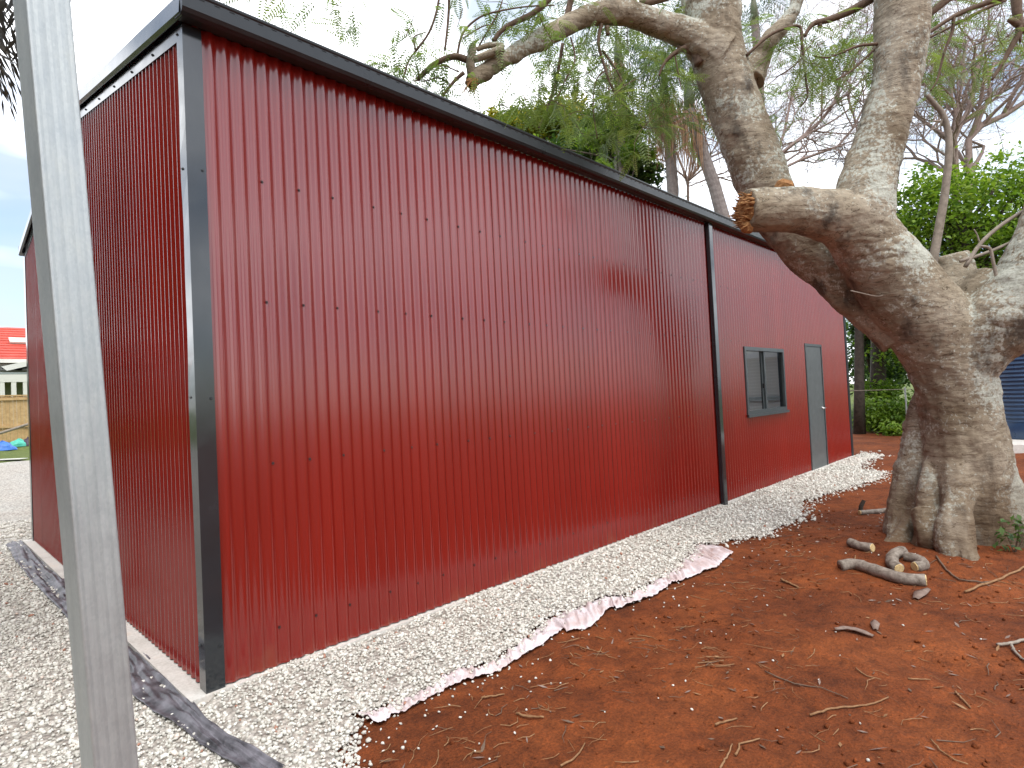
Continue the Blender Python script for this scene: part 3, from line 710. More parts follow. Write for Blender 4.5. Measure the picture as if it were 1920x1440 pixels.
e2 = at(1474,343,4.97); broken('broken_end', e2, Vector((-.1,-.5,.9)), .075, 22, .03, 5)
e3 = at(883,160,5.05); broken('broken_end', e3, at(866,194,5.0)-e3, .055, 20, .15, 6)

# thin shoots and twigs of the same tree
tw = MB()
def twig(pts, d, r0, r1, mb=None, n=6, sub=4):
    mb = mb or tw; k = len(pts)-1
    return chain(mb, [(x, y, d if not isinstance(d, (tuple, list)) else d[0]+(d[1]-d[0])*i/k, r0+(r1-r0)*i/k) for i, (x, y) in enumerate(pts)], n, sub)
hand = [
 ([(875,112),(850,106),(815,120),(787,145),(782,150)],5.05,6.5,3.6), ([(870,136),(852,152),(828,182)],5.0,4,2.4), ([(925,78),(940,58),(965,42),(1000,25),(1032,-5)],5.15,4,6),
 ([(857,106),(868,62),(900,32),(940,20),(990,12),(1040,10)],5.1,2.4,1.2), ([(868,72),(900,52),(918,46)],5.1,1.6,.8), ([(898,86),(925,40),(938,15),(946,-20)],5.15,1.6,1),
 ([(834,95),(840,40),(842,0),(840,-40)],4.9,2,3), ([(780,95),(805,60),(820,15),(826,-30)],4.9,2,2.4), ([(780,95),(776,70),(800,60)],4.9,1.8,.9), ([(755,152),(766,115),(782,92)],4.9,1.6,1.6),
 ([(786,142),(782,128),(766,120)],5,1.8,1), ([(860,135),(838,125),(818,122)],5,1.5,.8), ([(846,160),(825,146),(795,152),(770,150)],5,1.4,.8),
 ([(1128,45),(1122,80),(1132,120),(1150,170),(1178,205)],5.5,4,1.6), ([(1130,95),(1155,130),(1170,160),(1185,190)],5.5,2,1), ([(1055,82),(1045,140),(1030,195),(1010,240)],5.6,3.4,2),
 ([(1070,70),(1078,112),(1060,150),(1042,190)],5.4,2,1), ([(1285,88),(1258,105),(1242,125),(1236,142)],5.6,5,1.6), ([(1312,120),(1300,98),(1270,88)],5.65,11,5), ([(1138,50),(1140,66)],5.5,5,4),
 ([(1140,130),(1118,150),(1112,200),(1120,260)],5.5,1.6,.9), ([(1265,100),(1272,140),(1278,168)],5.6,1.5,.8), ([(1062,35),(1070,0),(1075,-40)],5.4,6,6),
 ([(1290,-30),(1262,-8),(1200,8)],5.6,4,7),
 ([(1400,104),(1440,68),(1475,52),(1500,50),(1503,75),(1506,105),(1511,150),(1514,182),(1500,200)],5.55,3.2,1.6), ([(1505,108),(1480,130),(1455,145)],5.55,1.8,1), ([(1509,68),(1516,55),(1528,43),(1550,38),(1580,27),(1610,12),(1640,-6)],5.3,3,8.5),
 ([(1536,46),(1540,52)],5.3,5,3), ([(1650,82),(1610,86),(1580,98),(1550,108),(1525,104)],5.1,3,1), ([(1648,85),(1600,130),(1568,150)],5.15,2.4,1.2), ([(1500,104),(1515,118),(1530,118)],5.5,1.2,.7),
 ([(1740,28),(1765,8),(1790,-12)],5.2,7,8), ([(1736,66),(1770,42),(1800,25),(1850,5),(1880,-5)],5.4,3,6), ([(1788,33),(1785,60),(1770,100),(1757,150),(1745,170)],5.4,3.5,1.2), ([(1735,74),(1780,52),(1840,20),(1885,0)],5.5,2,3.5),
 ([(1905,-10),(1908,30),(1912,55),(1895,90),(1880,118),(1860,150)],5.0,9,2.4), ([(1912,50),(1913,80)],5.0,5,1.5), ([(1925,55),(1900,40),(1890,38)],5.0,9,3),
]
leaf_spots = []
for h in hand:
    O = twig(*h)
    for p in O[len(O)//3:]: leaf_spots.append(p)
sh = MB()
twig([(1742,560),(1748,500),(1762,420),(1772,360),(1779,290),(1778,250),(1768,215),(1752,195),(1738,178)], 5.3, 8.5, 4, sh, 10)
twig([(1770,210),(1762,235),(1742,245)], 5.3, 2, 1, sh)
twig([(1810,500),(1840,455),(1880,420),(1925,392)], 5.0, 4, 3.2, sh, 8); twig([(1838,460),(1832,440),(1826,430)], 5.0, 1.6, 1, sh); twig([(1800,490),(1860,470),(1925,440)], 5.0, 3.2, 2.6, sh, 8)
twig([(1895,600),(1880,560),(1870,525),(1862,490),(1856,466),(1840,462)], 4.85, 3.4, 2.6, sh, 8); twig([(1595,545),(1640,555),(1655,554)], 5.0, 1.2, .8, sh)
twig([(1815,575),(1800,562),(1788,564)], 5.0, 2, 1.6, sh); 
adopt(tw.build('twigs', TWIG, smooth=True, kind='stuff'), tree); adopt(sh.build('shoots', GREYT, smooth=True, kind='stuff'), tree)

# feathery compound leaves: stalk with pairs of narrow pinnae
def feather(npair=12, ln=.25, pl=.050, pw=.0125):
    V = []; F = []
    def strip(a, b_, w_, nrm):
        d = (b_-a); s = d.cross(nrm).normalized()*w_/2; mid = a.lerp(b_, .45); k = len(V)
        V.extend([a, mid-s, b_, mid+s]); F.append((k, k+1, k+2, k+3))
    prev = Vector((0,0,0))
    for i in range(1, npair+1):
        t = i/npair; p = Vector((t*ln, 0, -.09*ln*t*t*3)); strip(prev, p, .0035, Vector((0,0,1))) ; prev = p
        l = pl*(math.sin(math.pi*min(1,(t*.85+.12)))**.6)
        for s in (-1, 1):
            dd = Vector((.45, s*.85, -.25)).normalized(); strip(p, p+dd*l, pw, Vector((0,.15*s,1)))
    return np.array([tuple(v) for v in V]), np.array(F)
FV, FF = feather()
def orient(n, droop=.5, r=nr):
    a = r.uniform(0, 2*np.pi, n); e = r.normal(-droop, .45, n)
    X = np.stack([np.cos(a)*np.cos(e), np.sin(a)*np.cos(e), np.sin(e)], 1)
    Z = np.stack([r.normal(0,.35,n), r.normal(0,.35,n), np.ones(n)], 1); Y = np.cross(Z, X); Y /= np.linalg.norm(Y, axis=1)[:,None]; Z = np.cross(X, Y)
    return np.stack([X, Y, Z], 2)
def spread(PV, PF, P, R, s, tint):
    n = len(P); V = np.einsum('nij,kj->nki', R, PV)*s[:,None,None]+P[:,None,:]
    F = (PF[None]+np.arange(n)[:,None,None]*len(PV)).reshape(-1, PF.shape[1])
    return V.reshape(-1,3), F, np.repeat(tint, len(PV))
def feathers(P, size, name, parent, m_, droop=.45, tmean=.5):
    P = np.array([tuple(p) for p in P]); n = len(P)
    V, F, t = spread(FV, FF, P, orient(n, droop), nr.uniform(.6,1.2,n)*size, np.clip(nr.normal(tmean,.22,n), 0, 1))
    o = link(name, np_mesh(name, V, F, m_, t), kind='stuff'); adopt(o, parent); return o
LP = []
for p in leaf_spots:
    if rng.random() < .6: LP.append(p+Vector((rng.gauss(0,.03), rng.gauss(0,.03), rng.gauss(0,.03))))
# leafy sprays: thin side twigs fanning out, each carrying leaves
sp = MB()
def spray(c, n, sx, sy, sd, leaves=5, ln=.28):
    for i in range(n):
        p = at(c[0]+rng.gauss(0,sx), c[1]+rng.gauss(0,sy), c[2]+rng.gauss(0,sd))
        d = Vector((rng.gauss(0,1), rng.gauss(0,1), rng.gauss(-.3,.6))).normalized()
        pts = [p]
        for k in range(3): d = (d+Vector((rng.gauss(0,.35), rng.gauss(0,.35), rng.gauss(-.1,.3)))).normalized(); pts.append(pts[-1]+d*ln*.4)
        sp.tube(pts, [.004,.0032,.0024,.0014], 4)
        for k in range(leaves*2): LP.append(pts[rng.randrange(1,4)]+Vector((rng.gauss(0,.02),)*3))
for c, n, sx, sy, sd, lv in [((760,35,4.9),4,30,14,.2,3), ((745,120,4.9),4,18,14,.2,3), ((820,25,4.9),3,25,20,.2,2), ((900,40,5.1),4,40,20,.3,2), ((975,50,5.2),8,35,20,.3,4), ((820,150,4.95),4,35,16,.2,3),
        ((1010,150,5.4),6,20,35,.4,3), ((980,190,5.4),5,25,14,.3,3), ((940,185,5.3),2,15,8,.2,3), ((560,18,5.2),3,30,8,.2,3), ((500,5,5.2),3,25,6,.2,3), ((625,8,5.2),3,20,10,.2,3), ((600,40,5.2),1,10,6,.2,3),
        ((1090,110,5.9),14,35,32,.5,4), ((1160,140,6.1),20,45,38,.6,4), ((1235,110,6.2),16,40,28,.6,4), ((1180,75,6.0),8,60,14,.4,3), ((1270,160,6.4),12,22,26,.5,4), ((1130,215,6.3),10,45,22,.5,4), ((1250,210,6.6),6,20,18,.4,4), ((1075,200,6.2),7,30,22,.5,4),
        ((1240,15,6.2),10,26,14,.4,4), ((1110,20,6.2),4,30,16,.3,3), ((1540,110,6.2),14,45,24,.6,3), ((1590,60,6.2),9,40,26,.5,3), ((1440,60,6.2),9,30,30,.4,3), ((1470,185,6.6),8,40,16,.5,3), ((1780,60,6.2),9,50,26,.5,3), ((1850,90,6.4),9,50,26,.5,3), ((1760,100,6.4),7,30,16,.5,3)]:
    spray(c, n, sx, sy, sd, lv)
adopt(sp.build('fine_twigs', TWIG, kind='stuff'), tree)
feathers(LP, 1.0, 'crown', tree, LEAF_F, .4, .5)

# ------------------------------------------------------------------ trees behind
def leaf_mesh_pts(P, size, flat=.5, r=nr):
    n = len(P); R = rand_rot(n, r)
    Z = R[:,:,2].copy(); Z[:,2] = np.abs(Z[:,2])+flat; Z /= np.linalg.norm(Z, axis=1)[:,None]
    X = np.cross(Z, R[:,:,0]); X /= np.linalg.norm(X, axis=1)[:,None]; Y = np.cross(Z, X)
    s = size*r.uniform(.6,1.3,n)[:,None]
    A = P-X*s*.5; B = P+X*s*.5-Z*s*.12; Cc = P+Y*s*.26+Z*s*.05; D = P-Y*s*.26+Z*s*.05
    V = np.stack([A, D, B, Cc], 1).reshape(-1,3); F = np.arange(n*4).reshape(n,4)
    return V, F
def crown_points(blobs, n, per=46, spreadf=.20):
    # clusters sit towards the outside of each lobe; leaves are packed round cluster centres
    P = []; T = []
    vol = np.array([b[1][0]*b[1][1]*b[1][2] for b in blobs]); vol = vol/vol.sum()
    for (c, rad), v in zip(blobs, vol):
        k = max(3, int(n*v/per))
        u = nr.normal(size=(k,3)); u /= np.linalg.norm(u, axis=1)[:,None]; q = nr.random(k)**.45
        cc = np.array(tuple(c))+u*q[:,None]*np.array(rad)
        ct = np.clip(nr.normal(.5,.2,k), 0, 1)
        cs = spreadf*min(rad)*nr.uniform(.6,1.5,k)+.04
        for a, b_, s in zip(cc, ct, cs):
            m = max(4, int(nr.poisson(per))); P.append(a+nr.normal(size=(m,3))*s*np.array([1,1,.7])); T.append(np.clip(b_+nr.normal(0,.15,m), 0, 1))
    return np.concatenate(P), np.concatenate(T)
def limbs(mb, base, top, r, n, targets, mat_n=8):
    pts = [base.lerp(top, t)+Vector((.12*math.sin(t*5+base.x), .12*math.cos(t*4+base.y), 0))*(t) for t in [0,.2,.4,.6,.8,1]]
    mb.tube(pts, [r*1.25, r, r*.9, r*.8, r*.65, r*.45], mat_n, wob=.06)
    for t_ in targets:
        s = base.lerp(top, rng.uniform(.45,.95)); mid = s.lerp(t_, .5)+Vector((rng.gauss(0,.15), rng.gauss(0,.15), rng.gauss(.1,.15)))
        mb.tube([s, mid, t_], [r*.4, r*.26, r*.08], 6)
def leafy(name, label, base, blobs, n, size, m_, barkm=DARKT, r=.14, group=None, per=46, spreadf=.2, cat='tree'):
    base = Vector(base); t = thing(name, label, cat, tuple(base), group)
    top = Vector(blobs[0][0]); mb = MB(); tg = []
    for c, rad in blobs:
        for k in range(3): tg.append(Vector(c)+Vector((rng.uniform(-.6,.6)*rad[0], rng.uniform(-.6,.6)*rad[1], rng.uniform(-.4,.6)*rad[2])))
    limbs(mb, base, top, r, 0, tg); adopt(mb.build('trunk', barkm, smooth=True), t)
    P, T = crown_points(blobs, n, per, spreadf); V, F = leaf_mesh_pts(P, size)
    adopt(link('crown', np_mesh('crown', V, F, m_, np.repeat(T, 4)), kind='stuff'), t)
    return t
def B(x, y, d, rx, ry, rz=None):            # lobe given by its place in the picture and size in pixels there
    k = d/FPX; return (at(x, y, d), (rx*k, (rz or rx)*k, ry*k))
def foot(x, d): 
    p = at(x, 800, d); return Vector((p.x, p.y, ground_z(p.x, p.y)-.05))
leafy('broadleaf_tree', 'bushy bright green tree behind the forked grey trunk at the right', foot(1830,15), [B(1800,410,15,90,80),B(1890,350,15,60,70),B(1720,440,15.5,60,75),B(1860,470,15,90,70),B(1760,340,15.5,50,45),B(1960,420,15,80,120),B(1690,390,16,40,45),B(1760,560,16.5,90,80),B(1880,600,16.5,90,90),B(1700,640,17.5,60,60)], 30000, .14, LEAF_G, r=.16, per=40, spreadf=.24)
leafy('dark_shade_tree', 'dark glossy evergreen low behind the shed roof beside the palms', foot(1130,21), [B(1120,280,21,60,45),B(1060,300,21,60,35),B(1190,310,20.5,45,40),B(1215,330,20.5,30,24),B(1150,240,21.5,50,30)], 13000, .19, LEAF_D, r=.2)
leafy('yellowing_tree', 'yellow green tree top showing over the middle of the shed roof', foot(1000,23), [B(985,238,23,60,28),B(1050,225,23,60,34),B(930,232,23,40,16),B(1090,260,22.5,50,30)], 12000, .17, LEAF_Y, r=.16)
leafy('lime_leaf_tree', 'lime green leafy treetop left of the palm trunk above the gutter', foot(1160,19), [B(1160,245,19,42,22),B(1120,262,19,30,20),B(1190,290,18.5,36,14),B(1105,320,18.5,40,14),B(1000,275,19,34,14)], 7000, .15, LEAF_G, r=.1)
# gap between the shed's far corner and the trunk, and round the tank
leafy('understory_shrub', 'green shrub beneath the wire line right of the far corner', foot(1665,17), [B(1665,775,17,45,30),B(1690,810,16,30,20),B(1635,790,17.5,30,22),B(1650,735,18,40,26)], 5500, .13, LEAF_G, r=.04, cat='shrub')
leafy('understory_tree', 'dark leaved small tree filling the gap behind the shed corner', foot(1640,20), [B(1640,640,20,40,45),B(1690,620,20,35,50),B(1612,600,20,25,40),B(1660,570,21,50,40),B(1670,690,20,36,26)], 6500, .17, LEAF_D, r=.16)
leafy('low_tree', 'low dark tree filling the horizon behind the wire rail', foot(1655,27), [B(1625,690,27,50,55),B(1690,685,28,50,45),B(1660,640,28,60,40),B(1735,690,28,40,50)], 8000, .22, LEAF_D, r=.12)
leafy('background_tree', 'dark leafy tree far behind the blue tank', foot(1900,28), [B(1900,560,28,120,90),B(1800,600,28,90,80),B(2020,520,28,100,140),B(1740,560,30,60,70)], 9000, .30, LEAF_D, r=.25)
leafy('distant_tree', 'pale green tree seen through the gap beside the dark trunks', foot(1640,36), [B(1650,600,36,60,60),B(1600,560,36,40,60),B(1710,610,36,50,50)], 6000, .28, LEAF_G, r=.2)
for lab, x, d, r, xt in [('thick dark trunk standing behind the far corner of the shed', 1645, 18, .22, 1640), ('slim dark trunk right beside the shed\'s far corner flashing', 1611, 17, .14, 1600)]:
    b_ = foot(x, d); t = thing('dark_tree', lab, 'tree', tuple(b_)); mb = MB(); tp = at(xt, 420, d)
    limbs(mb, b_, tp, r, 0, [at(xt+rng.uniform(-60,60), 470, d) for k in range(4)]); adopt(mb.build('trunk', DARKT, smooth=True), t)
    P, T = crown_points([(at(xt, 470, d), (1.2,1.2,.8)), (at(xt+30, 430, d), (1.2,1.2,.8))], 2600); V, F = leaf_mesh_pts(P, .16)
    adopt(link('crown', np_mesh('crown', V, F, LEAF_D, np.repeat(T, 4)), kind='stuff'), t)
# trees standing outside the picture, mirrored in the glossy steel
for lab, p, hh in [('dark tree out of view beside the gable yard', (-7.4,3,0), 8.5), ('dark tree out of view, second beyond the gable yard', (-9.4,9.5,.1), 10), ('dark tree out of view, third beyond the gable yard', (-13.5,16.5,.3), 11), ('tallest dark tree out of view, farthest of the yard row', (-18.5,25,.7), 13), ('dark tree out of view left of the photographer', (-10,-4.5,0), 8)]:
    leafy('offside_tree', lab, p, [(Vector((p[0], p[1], hh*.62)), (2.9,3.6,hh*.36)), (Vector((p[0]-1, p[1]+2, hh*.42)), (2.8,3.0,hh*.36)), (Vector((p[0]-1, p[1]-2, hh*.40)), (2.8,3.0,hh*.36))], 8000, .5, LEAF_D, r=.3, group='trees beyond the left edge')

# bare twiggy trees against the sky
def grow(mb, p, d, ln, r, lvl, rr, out_=.35, tips=None, flat=.0):
    pts = [p]; k = 3
    for i in range(k):
        d = (d+Vector((rr.gauss(0,.24), rr.gauss(0,.24), rr.gauss(flat,.2)))).normalized(); pts.append(pts[-1]+d*ln/k)
    n = 7 if lvl < 2 else (5 if lvl < 4 else 3)
    mb.tube(pts, [r*(1-.35*i/k) for i in range(k+1)], n, cap=False)
    if lvl >= 8 or r < .0022:
        if tips is not None: tips.append(pts[-1])
        return
    for c in range(2 if rr.random() < .62 else 3):
        a = Vector((rr.gauss(0,1), rr.gauss(0,1), rr.gauss(.1,.7))).normalized(); nd = (d*1.0+a*rr.uniform(.5,.85)).normalized()
        s = pts[-1] if c < 2 else pts[-2]
        grow(mb, s, nd, ln*rr.uniform(.66,.88), r*rr.uniform(.56,.70), lvl+1, rr, out_, tips, flat)
def bare(label, base, stems, seed, nleaf):
    rr = random.Random(seed); t = thing('bare_poinciana', label, 'tree', tuple(base), 'bare twiggy trees behind'); mb = MB(); tips = []
    for pts, d, r0, ln in stems:
        O = [at(x, y, d) for x, y in pts]
        if pts[0][1] > 260: O = [Vector(base)]+O
        R_ = [r0*(1-.45*i/(len(O)-1)) for i in range(len(O))]; mb.tube(O, [q*.6 for q in R_], 8)
        for k in range(1, len(O)):
            for c in range(2 if k < len(O)-1 else 3):
                dd = ((O[k]-O[k-1]).normalized()+Vector((rr.gauss(0,.7), rr.gauss(0,.7), rr.gauss(.25,.4)))).normalized()
                grow(mb, O[k], dd, ln*rr.uniform(.7,1), R_[k]*.42, 2, rr, tips=tips)
    adopt(mb.build('trunk', TWIGR, smooth=True, kind='stuff'), t)
    if nleaf:
        tp = [tips[rr.randrange(len(tips))]+Vector((rr.gauss(0,.15),)*3) for k in range(nleaf)]
        feathers(tp, 1.25, 'crown', t, LEAF_F, .3, .55)
bare('wide bare tree with pinkish twigs above the bushy green tree at right', foot(1800,17), [([(1792,330),(1788,262),(1800,235),(1820,200),(1826,160),(1838,110)],17,.17,1.5), ([(1792,330),(1790,262),(1796,232),(1795,195),(1806,150)],17,.12,1.4), ([(1818,330),(1816,262),(1840,236),(1885,215),(1930,185),(1990,150)],17,.17,1.6), ([(1880,215),(1915,150),(1935,90)],17,.09,1.3), ([(1785,300),(1730,262),(1752,235),(1775,205)],17,.07,1.2)], 11, 620)
bare('bare twiggy tree seen between the two upright limbs', foot(1425,18), [([(1440,330),(1462,290),(1510,252),(1540,225),(1563,195),(1570,170)],18,.11,1.5), ([(1440,330),(1470,250),(1482,190),(1500,150)],18,.09,1.4), ([(1440,330),(1500,300),(1570,275),(1600,240),(1620,200)],18,.09,1.4), ([(1440,330),(1400,260),(1390,200)],18,.08,1.4), ([(1620,300),(1600,215),(1590,185),(1595,140)],18,.06,1.3)], 23, 520)
bare('bare twiggy tree standing behind the curved palm trunk', foot(1290,22), [([(1290,340),(1270,290),(1240,250)],22,.10,1.6), ([(1290,340),(1320,300),(1365,280)],22,.10,1.5), ([(1290,350),(1340,330),(1390,345)],22,.08,1.3), ([(1290,340),(1300,270),(1330,220)],22,.09,1.5)], 37, 120)

# palms
def frond(base, d, ln, drop, nl, ll, mats, parent, r=random.Random(5), name='frond', plume=1.0):
    V = []; F = []; T = []; p = Vector(base); d = d.normalized(); pts = []
    for i in range(nl+1):
        t = i/nl; pts.append(p.copy()); d = (d+Vector((0,0,-drop/nl*(.4+1.4*t)))).normalized(); p = p+d*ln/nl
    def quad(a, b_, w0, nrm, tt):
        s = (b_-a).cross(nrm)
        if s.length < 1e-6: return
        s = s.normalized(); k = len(V); mid = a.lerp(b_, .4)
        V.extend([a, mid-s*w0/2, b_, mid+s*w0/2]); F.append((k,k+1,k+2,k+3)); T.extend([tt]*4)
    for i in range(nl):
        dd = (pts[i+1]-pts[i]).normalized(); side = dd.cross(Vector((0,0,1))).normalized(); up = side.cross(dd)
        quad(pts[i]-dd*.01, pts[i+1]+dd*.01, .05*(1-i/nl)+.012, up, .2)
        if i < nl*.12: continue
        t = i/nl; l = ll*math.sin(math.pi*(t*.82+.14))**.5
        for s in (-1,1):
            for kk in range(2):
                v = (dd*.55+side*s*.8+up*r.gauss(0,.42*plume)+Vector((0,0,-.42))).normalized(); b0 = pts[i].lerp(pts[i+1], r.random())
                mid = b0+v*l*.5; e = mid+(v+Vector((0,0,-.55))).normalized()*l*.5*r.uniform(.7,1.1)
                tt = min(1, max(0, r.gauss(.5,.22))); quad(b0, mid, .028, up, tt); quad(mid, e, .022, up, tt)
    o = link(name, np_mesh(name, [tuple(v) for v in V], F, mats, T)); adopt(o, parent); return o
def palm(label, base, pts, rads, nf, ln, m_=LEAF_P, seed=1, dead=0, ll=.62, dirs=None, drop=1.5):
    rr = random.Random(seed); t = thing('palm_tree', label, 'palm', tuple(base)); mb = MB()
    O = []; Q = []
    for i in range(len(pts)-1):
        for k in range(14):
            u = k/14; O.append(pts[i].lerp(pts[i+1], u)); Q.append((rads[i]+(rads[i+1]-rads[i])*u)*(1.0+(.035 if k%2 else 0)))
    O.append(pts[-1]); Q.append(rads[-1]); mb.tube(O, Q, 12); adopt(mb.build('trunk', PALMT, smooth=False), t)
    top = pts[-1]; cs = MB(); cs.tube([top, top+Vector((0,0,.5)), top+Vector((0,0,.95))], [rads[-1]*1.15, rads[-1]*.95, .05], 10); adopt(cs.build('crownshaft', m_smooth_green, smooth=True), t)
    for k in range(nf):
        a = 2*math.pi*k/nf+rr.uniform(-.3,.3); el = rr.uniform(-.1,1.0)
        d = Vector((math.cos(a)*math.cos(el), math.sin(a)*math.cos(el), math.sin(el)+.1)) if dirs is None else dirs[k]
        frond(top+Vector((0,0,.8)), d, ln*rr.uniform(.85,1.1), drop, 26, ll, m_, t, rr)
    for k in range(dead):
        a = rr.uniform(0, 6.28); q = top+Vector((math.cos(a)*.1, math.sin(a)*.1, -.05)); V = []; F = []
        for j in range(70):
            s = q+Vector((rr.gauss(0,.22), rr.gauss(0,.22), rr.uniform(-.2,.1))); l = rr.uniform(.6,1.9); e = s+Vector((rr.gauss(0,.10), rr.gauss(0,.10), -l)); w_ = rr.uniform(.006,.016); i0 = len(V)
            sx = Vector((rr.gauss(0,1), rr.gauss(0,1), 0)).normalized()*w_; m1 = s.lerp(e,.5)+Vector((rr.gauss(0,.05), rr.gauss(0,.05), 0))
            V += [s-sx, s+sx, m1+sx, m1-sx, e+sx*.4, e-sx*.4]; F += [(i0,i0+1,i0+2,i0+3),(i0+3,i0+2,i0+4,i0+5)]
        adopt(link('dead_frond', np_mesh('dead_frond', [tuple(v) for v in V], F, DEAD)), t)
    return t
m_smooth_green = mat('palm_crownshaft', (.12,.15,.07), .5)
g = foot(1400, 17)
palm('curved grey palm trunk with brown hanging skirt behind the roof', g, [g, at(1362,430,17), at(1340,350,17), at(1312,270,17), at(1293,205,17)], [.20,.19,.175,.16,.14], 15, 2.6, seed=4, dead=3)
g = foot(1150, 19)
palm('palm crown drooping dark fronds over the roof under the long branch', g, [g, at(1160,330,19), at(1165,200,19), at(1160,120,19)], [.19,.17,.15,.13], 16, 2.7, seed=9, dead=1)
g = foot(1225, 18)
palm('straight palm half hidden in hanging dead fronds left of the curved one', g, [g, at(1262,360,18), at(1254,250,18), at(1246,190,18)], [.19,.17,.15,.13], 13, 2.4, seed=14, dead=5)
g = foot(1445, 21)
palm('palm crown showing behind the left upright limb at the top', g, [g, at(1430,300,21), at(1420,90,21), at(1415,40,21)], [.19,.17,.15,.13], 13, 2.8, seed=19)
# hanging fronds at the upper left: a palm whose trunk is out of view
tp = at(-205, -235, 3.4); g = Vector((tp.x, tp.y, 0))-RGT*.55; g.z = ground_z(g.x, g.y)
palm('dark drooping palm fronds hanging into the upper left corner', g, [g, g.lerp(tp, .5)-RGT*.1, tp-Vector((0,0,.8))], [.13,.11,.10], 10, 1.7, LEAF_B, seed=31, ll=.42, drop=4.6,
     dirs=[RGT*1+Vector((0,0,.35)), RGT*.9+FWD*.25+Vector((0,0,.1)), RGT*.7-FWD*.1+Vector((0,0,.0)), RGT*.8+FWD*.1-Vector((0,0,.2)), Vector((-1,0,.5)), Vector((-.7,.7,.4)), Vector((-.6,-.7,.5)), Vector((-.4,1,.6)), Vector((-.4,-1,.5)), Vector((-.3,.2,1))])

# ------------------------------------------------------------------ undergrowth, wire, tank
def ground_cover():
    P = []; T = []
    for i in range(900):
        x = rng.uniform(1590, 1760); y = rng.uniform(768, 806); p = onz(x, y, -.02)
        if p.x < 13.5 or depth(p) > 30: continue
        for k in range(9): P.append((p.x+rng.gauss(0,.22), p.y+rng.gauss(0,.22), ground_z(p.x, p.y)+abs(rng.gauss(.08,.14)))); T.append(min(1, max(0, rng.gauss(.45,.25))))
    V, F = leaf_mesh_pts(np.array(P), .09); link('ground_cover', np_mesh('ground_cover', V, F, LEAF_D, np.repeat(T, 4)), kind='stuff', label='low leafy ground cover behind the shed corner', category='undergrowth')
ground_cover()
wf = thing('wire_fence', 'thin single rail fence line between shed corner and trunk', 'fence', tuple(foot(1600, 16)))
a, b_ = at(1585, 733, 16), at(1985, 722, 16)
m = MB(); m.tube([a, a.lerp(b_, .5), b_], [.009]*3, 6); adopt(m.build('rail', GREYT), wf)
for k in range(3):
    p = a.lerp(b_, .28+k*.36); m = MB(); m.tube([Vector((p.x, p.y, ground_z(p.x, p.y)-.1)), p+Vector((0,0,.05))], [.022,.022], 6); adopt(m.build('fence_post', GALV), wf)
tc_ = onz(1975, 838, -.05); dd_ = (tc_-CAM); dd_.z = 0; tcen = at(1985, 760, 12.6); 
TZ = ground_z(tcen.x, tcen.y)
TANK = m_trim('navy_blue_steel', (.018,.055,.125), .3, .7)
tk = thing('water_tank', 'navy blue corrugated round water tank at the right edge', 'water tank', (tcen.x, tcen.y, TZ+.16))
m = MB(); R0 = 1.30; zs = [0, .005]; rs = [R0-.02, R0]; z = .36; m.tube([(0,0,0),(0,0,.02),(0,0,.34),(0,0,.36)], [R0-.01,R0,R0,R0-.004], 72); 
pts = []; rad = []
while z < 2.05:
    for k in range(8): pts.append(Vector((0,0,z+.086*k/8))); rad.append(R0-.006+.014*math.cos(2*math.pi*k/8))
    z += .086
m.tube(pts, rad, 72); m.build('tank_shell', TANK, tk, smooth=True)
m = MB(); m.tube([(0,0,z),(0,0,z+.03),(0,0,z+.30)], [R0+.03,R0+.03,.25], 72); m.build('tank_roof', TANK, tk)
m = MB(); s = 1.75; m.box(-s, s, -s, s, -.32, 0); o = m.build('tank_slab', CONC, None, kind='structure'); o.location = (tcen.x, tcen.y, TZ+.155); o.rotation_euler = (0,0,.5)

# ------------------------------------------------------------------ left background: fence, house, odds and ends
PINE = m_wood('pine_paling', (.40,.25,.11), (.58,.40,.20), 8)
fz0 = Z24-.03; fz1 = ony(30, 742, 24).z; fx0, fx1 = -3.0, ony(120, 760, 24).x
fn = thing('paling_fence', 'new pine paling fence in front of the red roofed house', 'fence', (fx0, 24, fz0))
x = 0; pm = MB(); pm.box(0, .094, 0, .018, 0, fz1-fz0-.02); pmesh = pm.mesh('paling', PINE)
while x < fx1-fx0:
    o = link('paling', pmesh, fn); o.location = (x, rng.uniform(-.004,.004), rng.uniform(-.015,.015)); x += .1
for z in (.35*(fz1-fz0), fz1-fz0-.12):
    m = MB(); m.box(0, fx1-fx0, -.05, -.006, z-.04, z+.04); m.build('fence_rail', PINE, fn)
m = MB(); m.box(0, fx1-fx0, -.03, .05, fz1-fz0-.015, fz1-fz0+.03); m.build('capping', PINE, fn)
ROOF = m_wood('terracotta_tile', (.42,.055,.035), (.55,.09,.06), 2.2, .6)
WB = mat('pale_green_weatherboard', (.30,.32,.22), .6); WHT = mat('white_trim_paint', (.62,.61,.55), .5); DGL = mat('dark_window_glass', (.05,.06,.06), .1); GREENR = mat('grey_green_awning', (.20,.23,.21), .5)
HY = 34.0
hz = lambda y: ony(30, y, HY).z
hx0, hx1 = -9.0, ony(170, 640, HY).x
house = thing('house', 'pale green weatherboard house with red tiled hip roof and skylight', 'house', (hx0, HY, Z24+.1))
ox, oy, oz = hx0, HY, Z24+.1
ze, zr = hz(676)-oz, hz(597)-oz
w_ = hx1-hx0
for k in range(int(ze/.16)):
    m = MB(); m.add([(0,-.022,k*.16),(w_,-.022,k*.16),(w_,0,k*.16+.165),(0,0,k*.16+.165),(0,.0,k*.16),(w_,0,k*.16)], [(0,1,2,3),(0,4,5,1)]); m.build('weatherboard', WB, house)
m = MB(); m.box(0, w_, .01, 9, 0, ze); m.build('wall', WB, house)
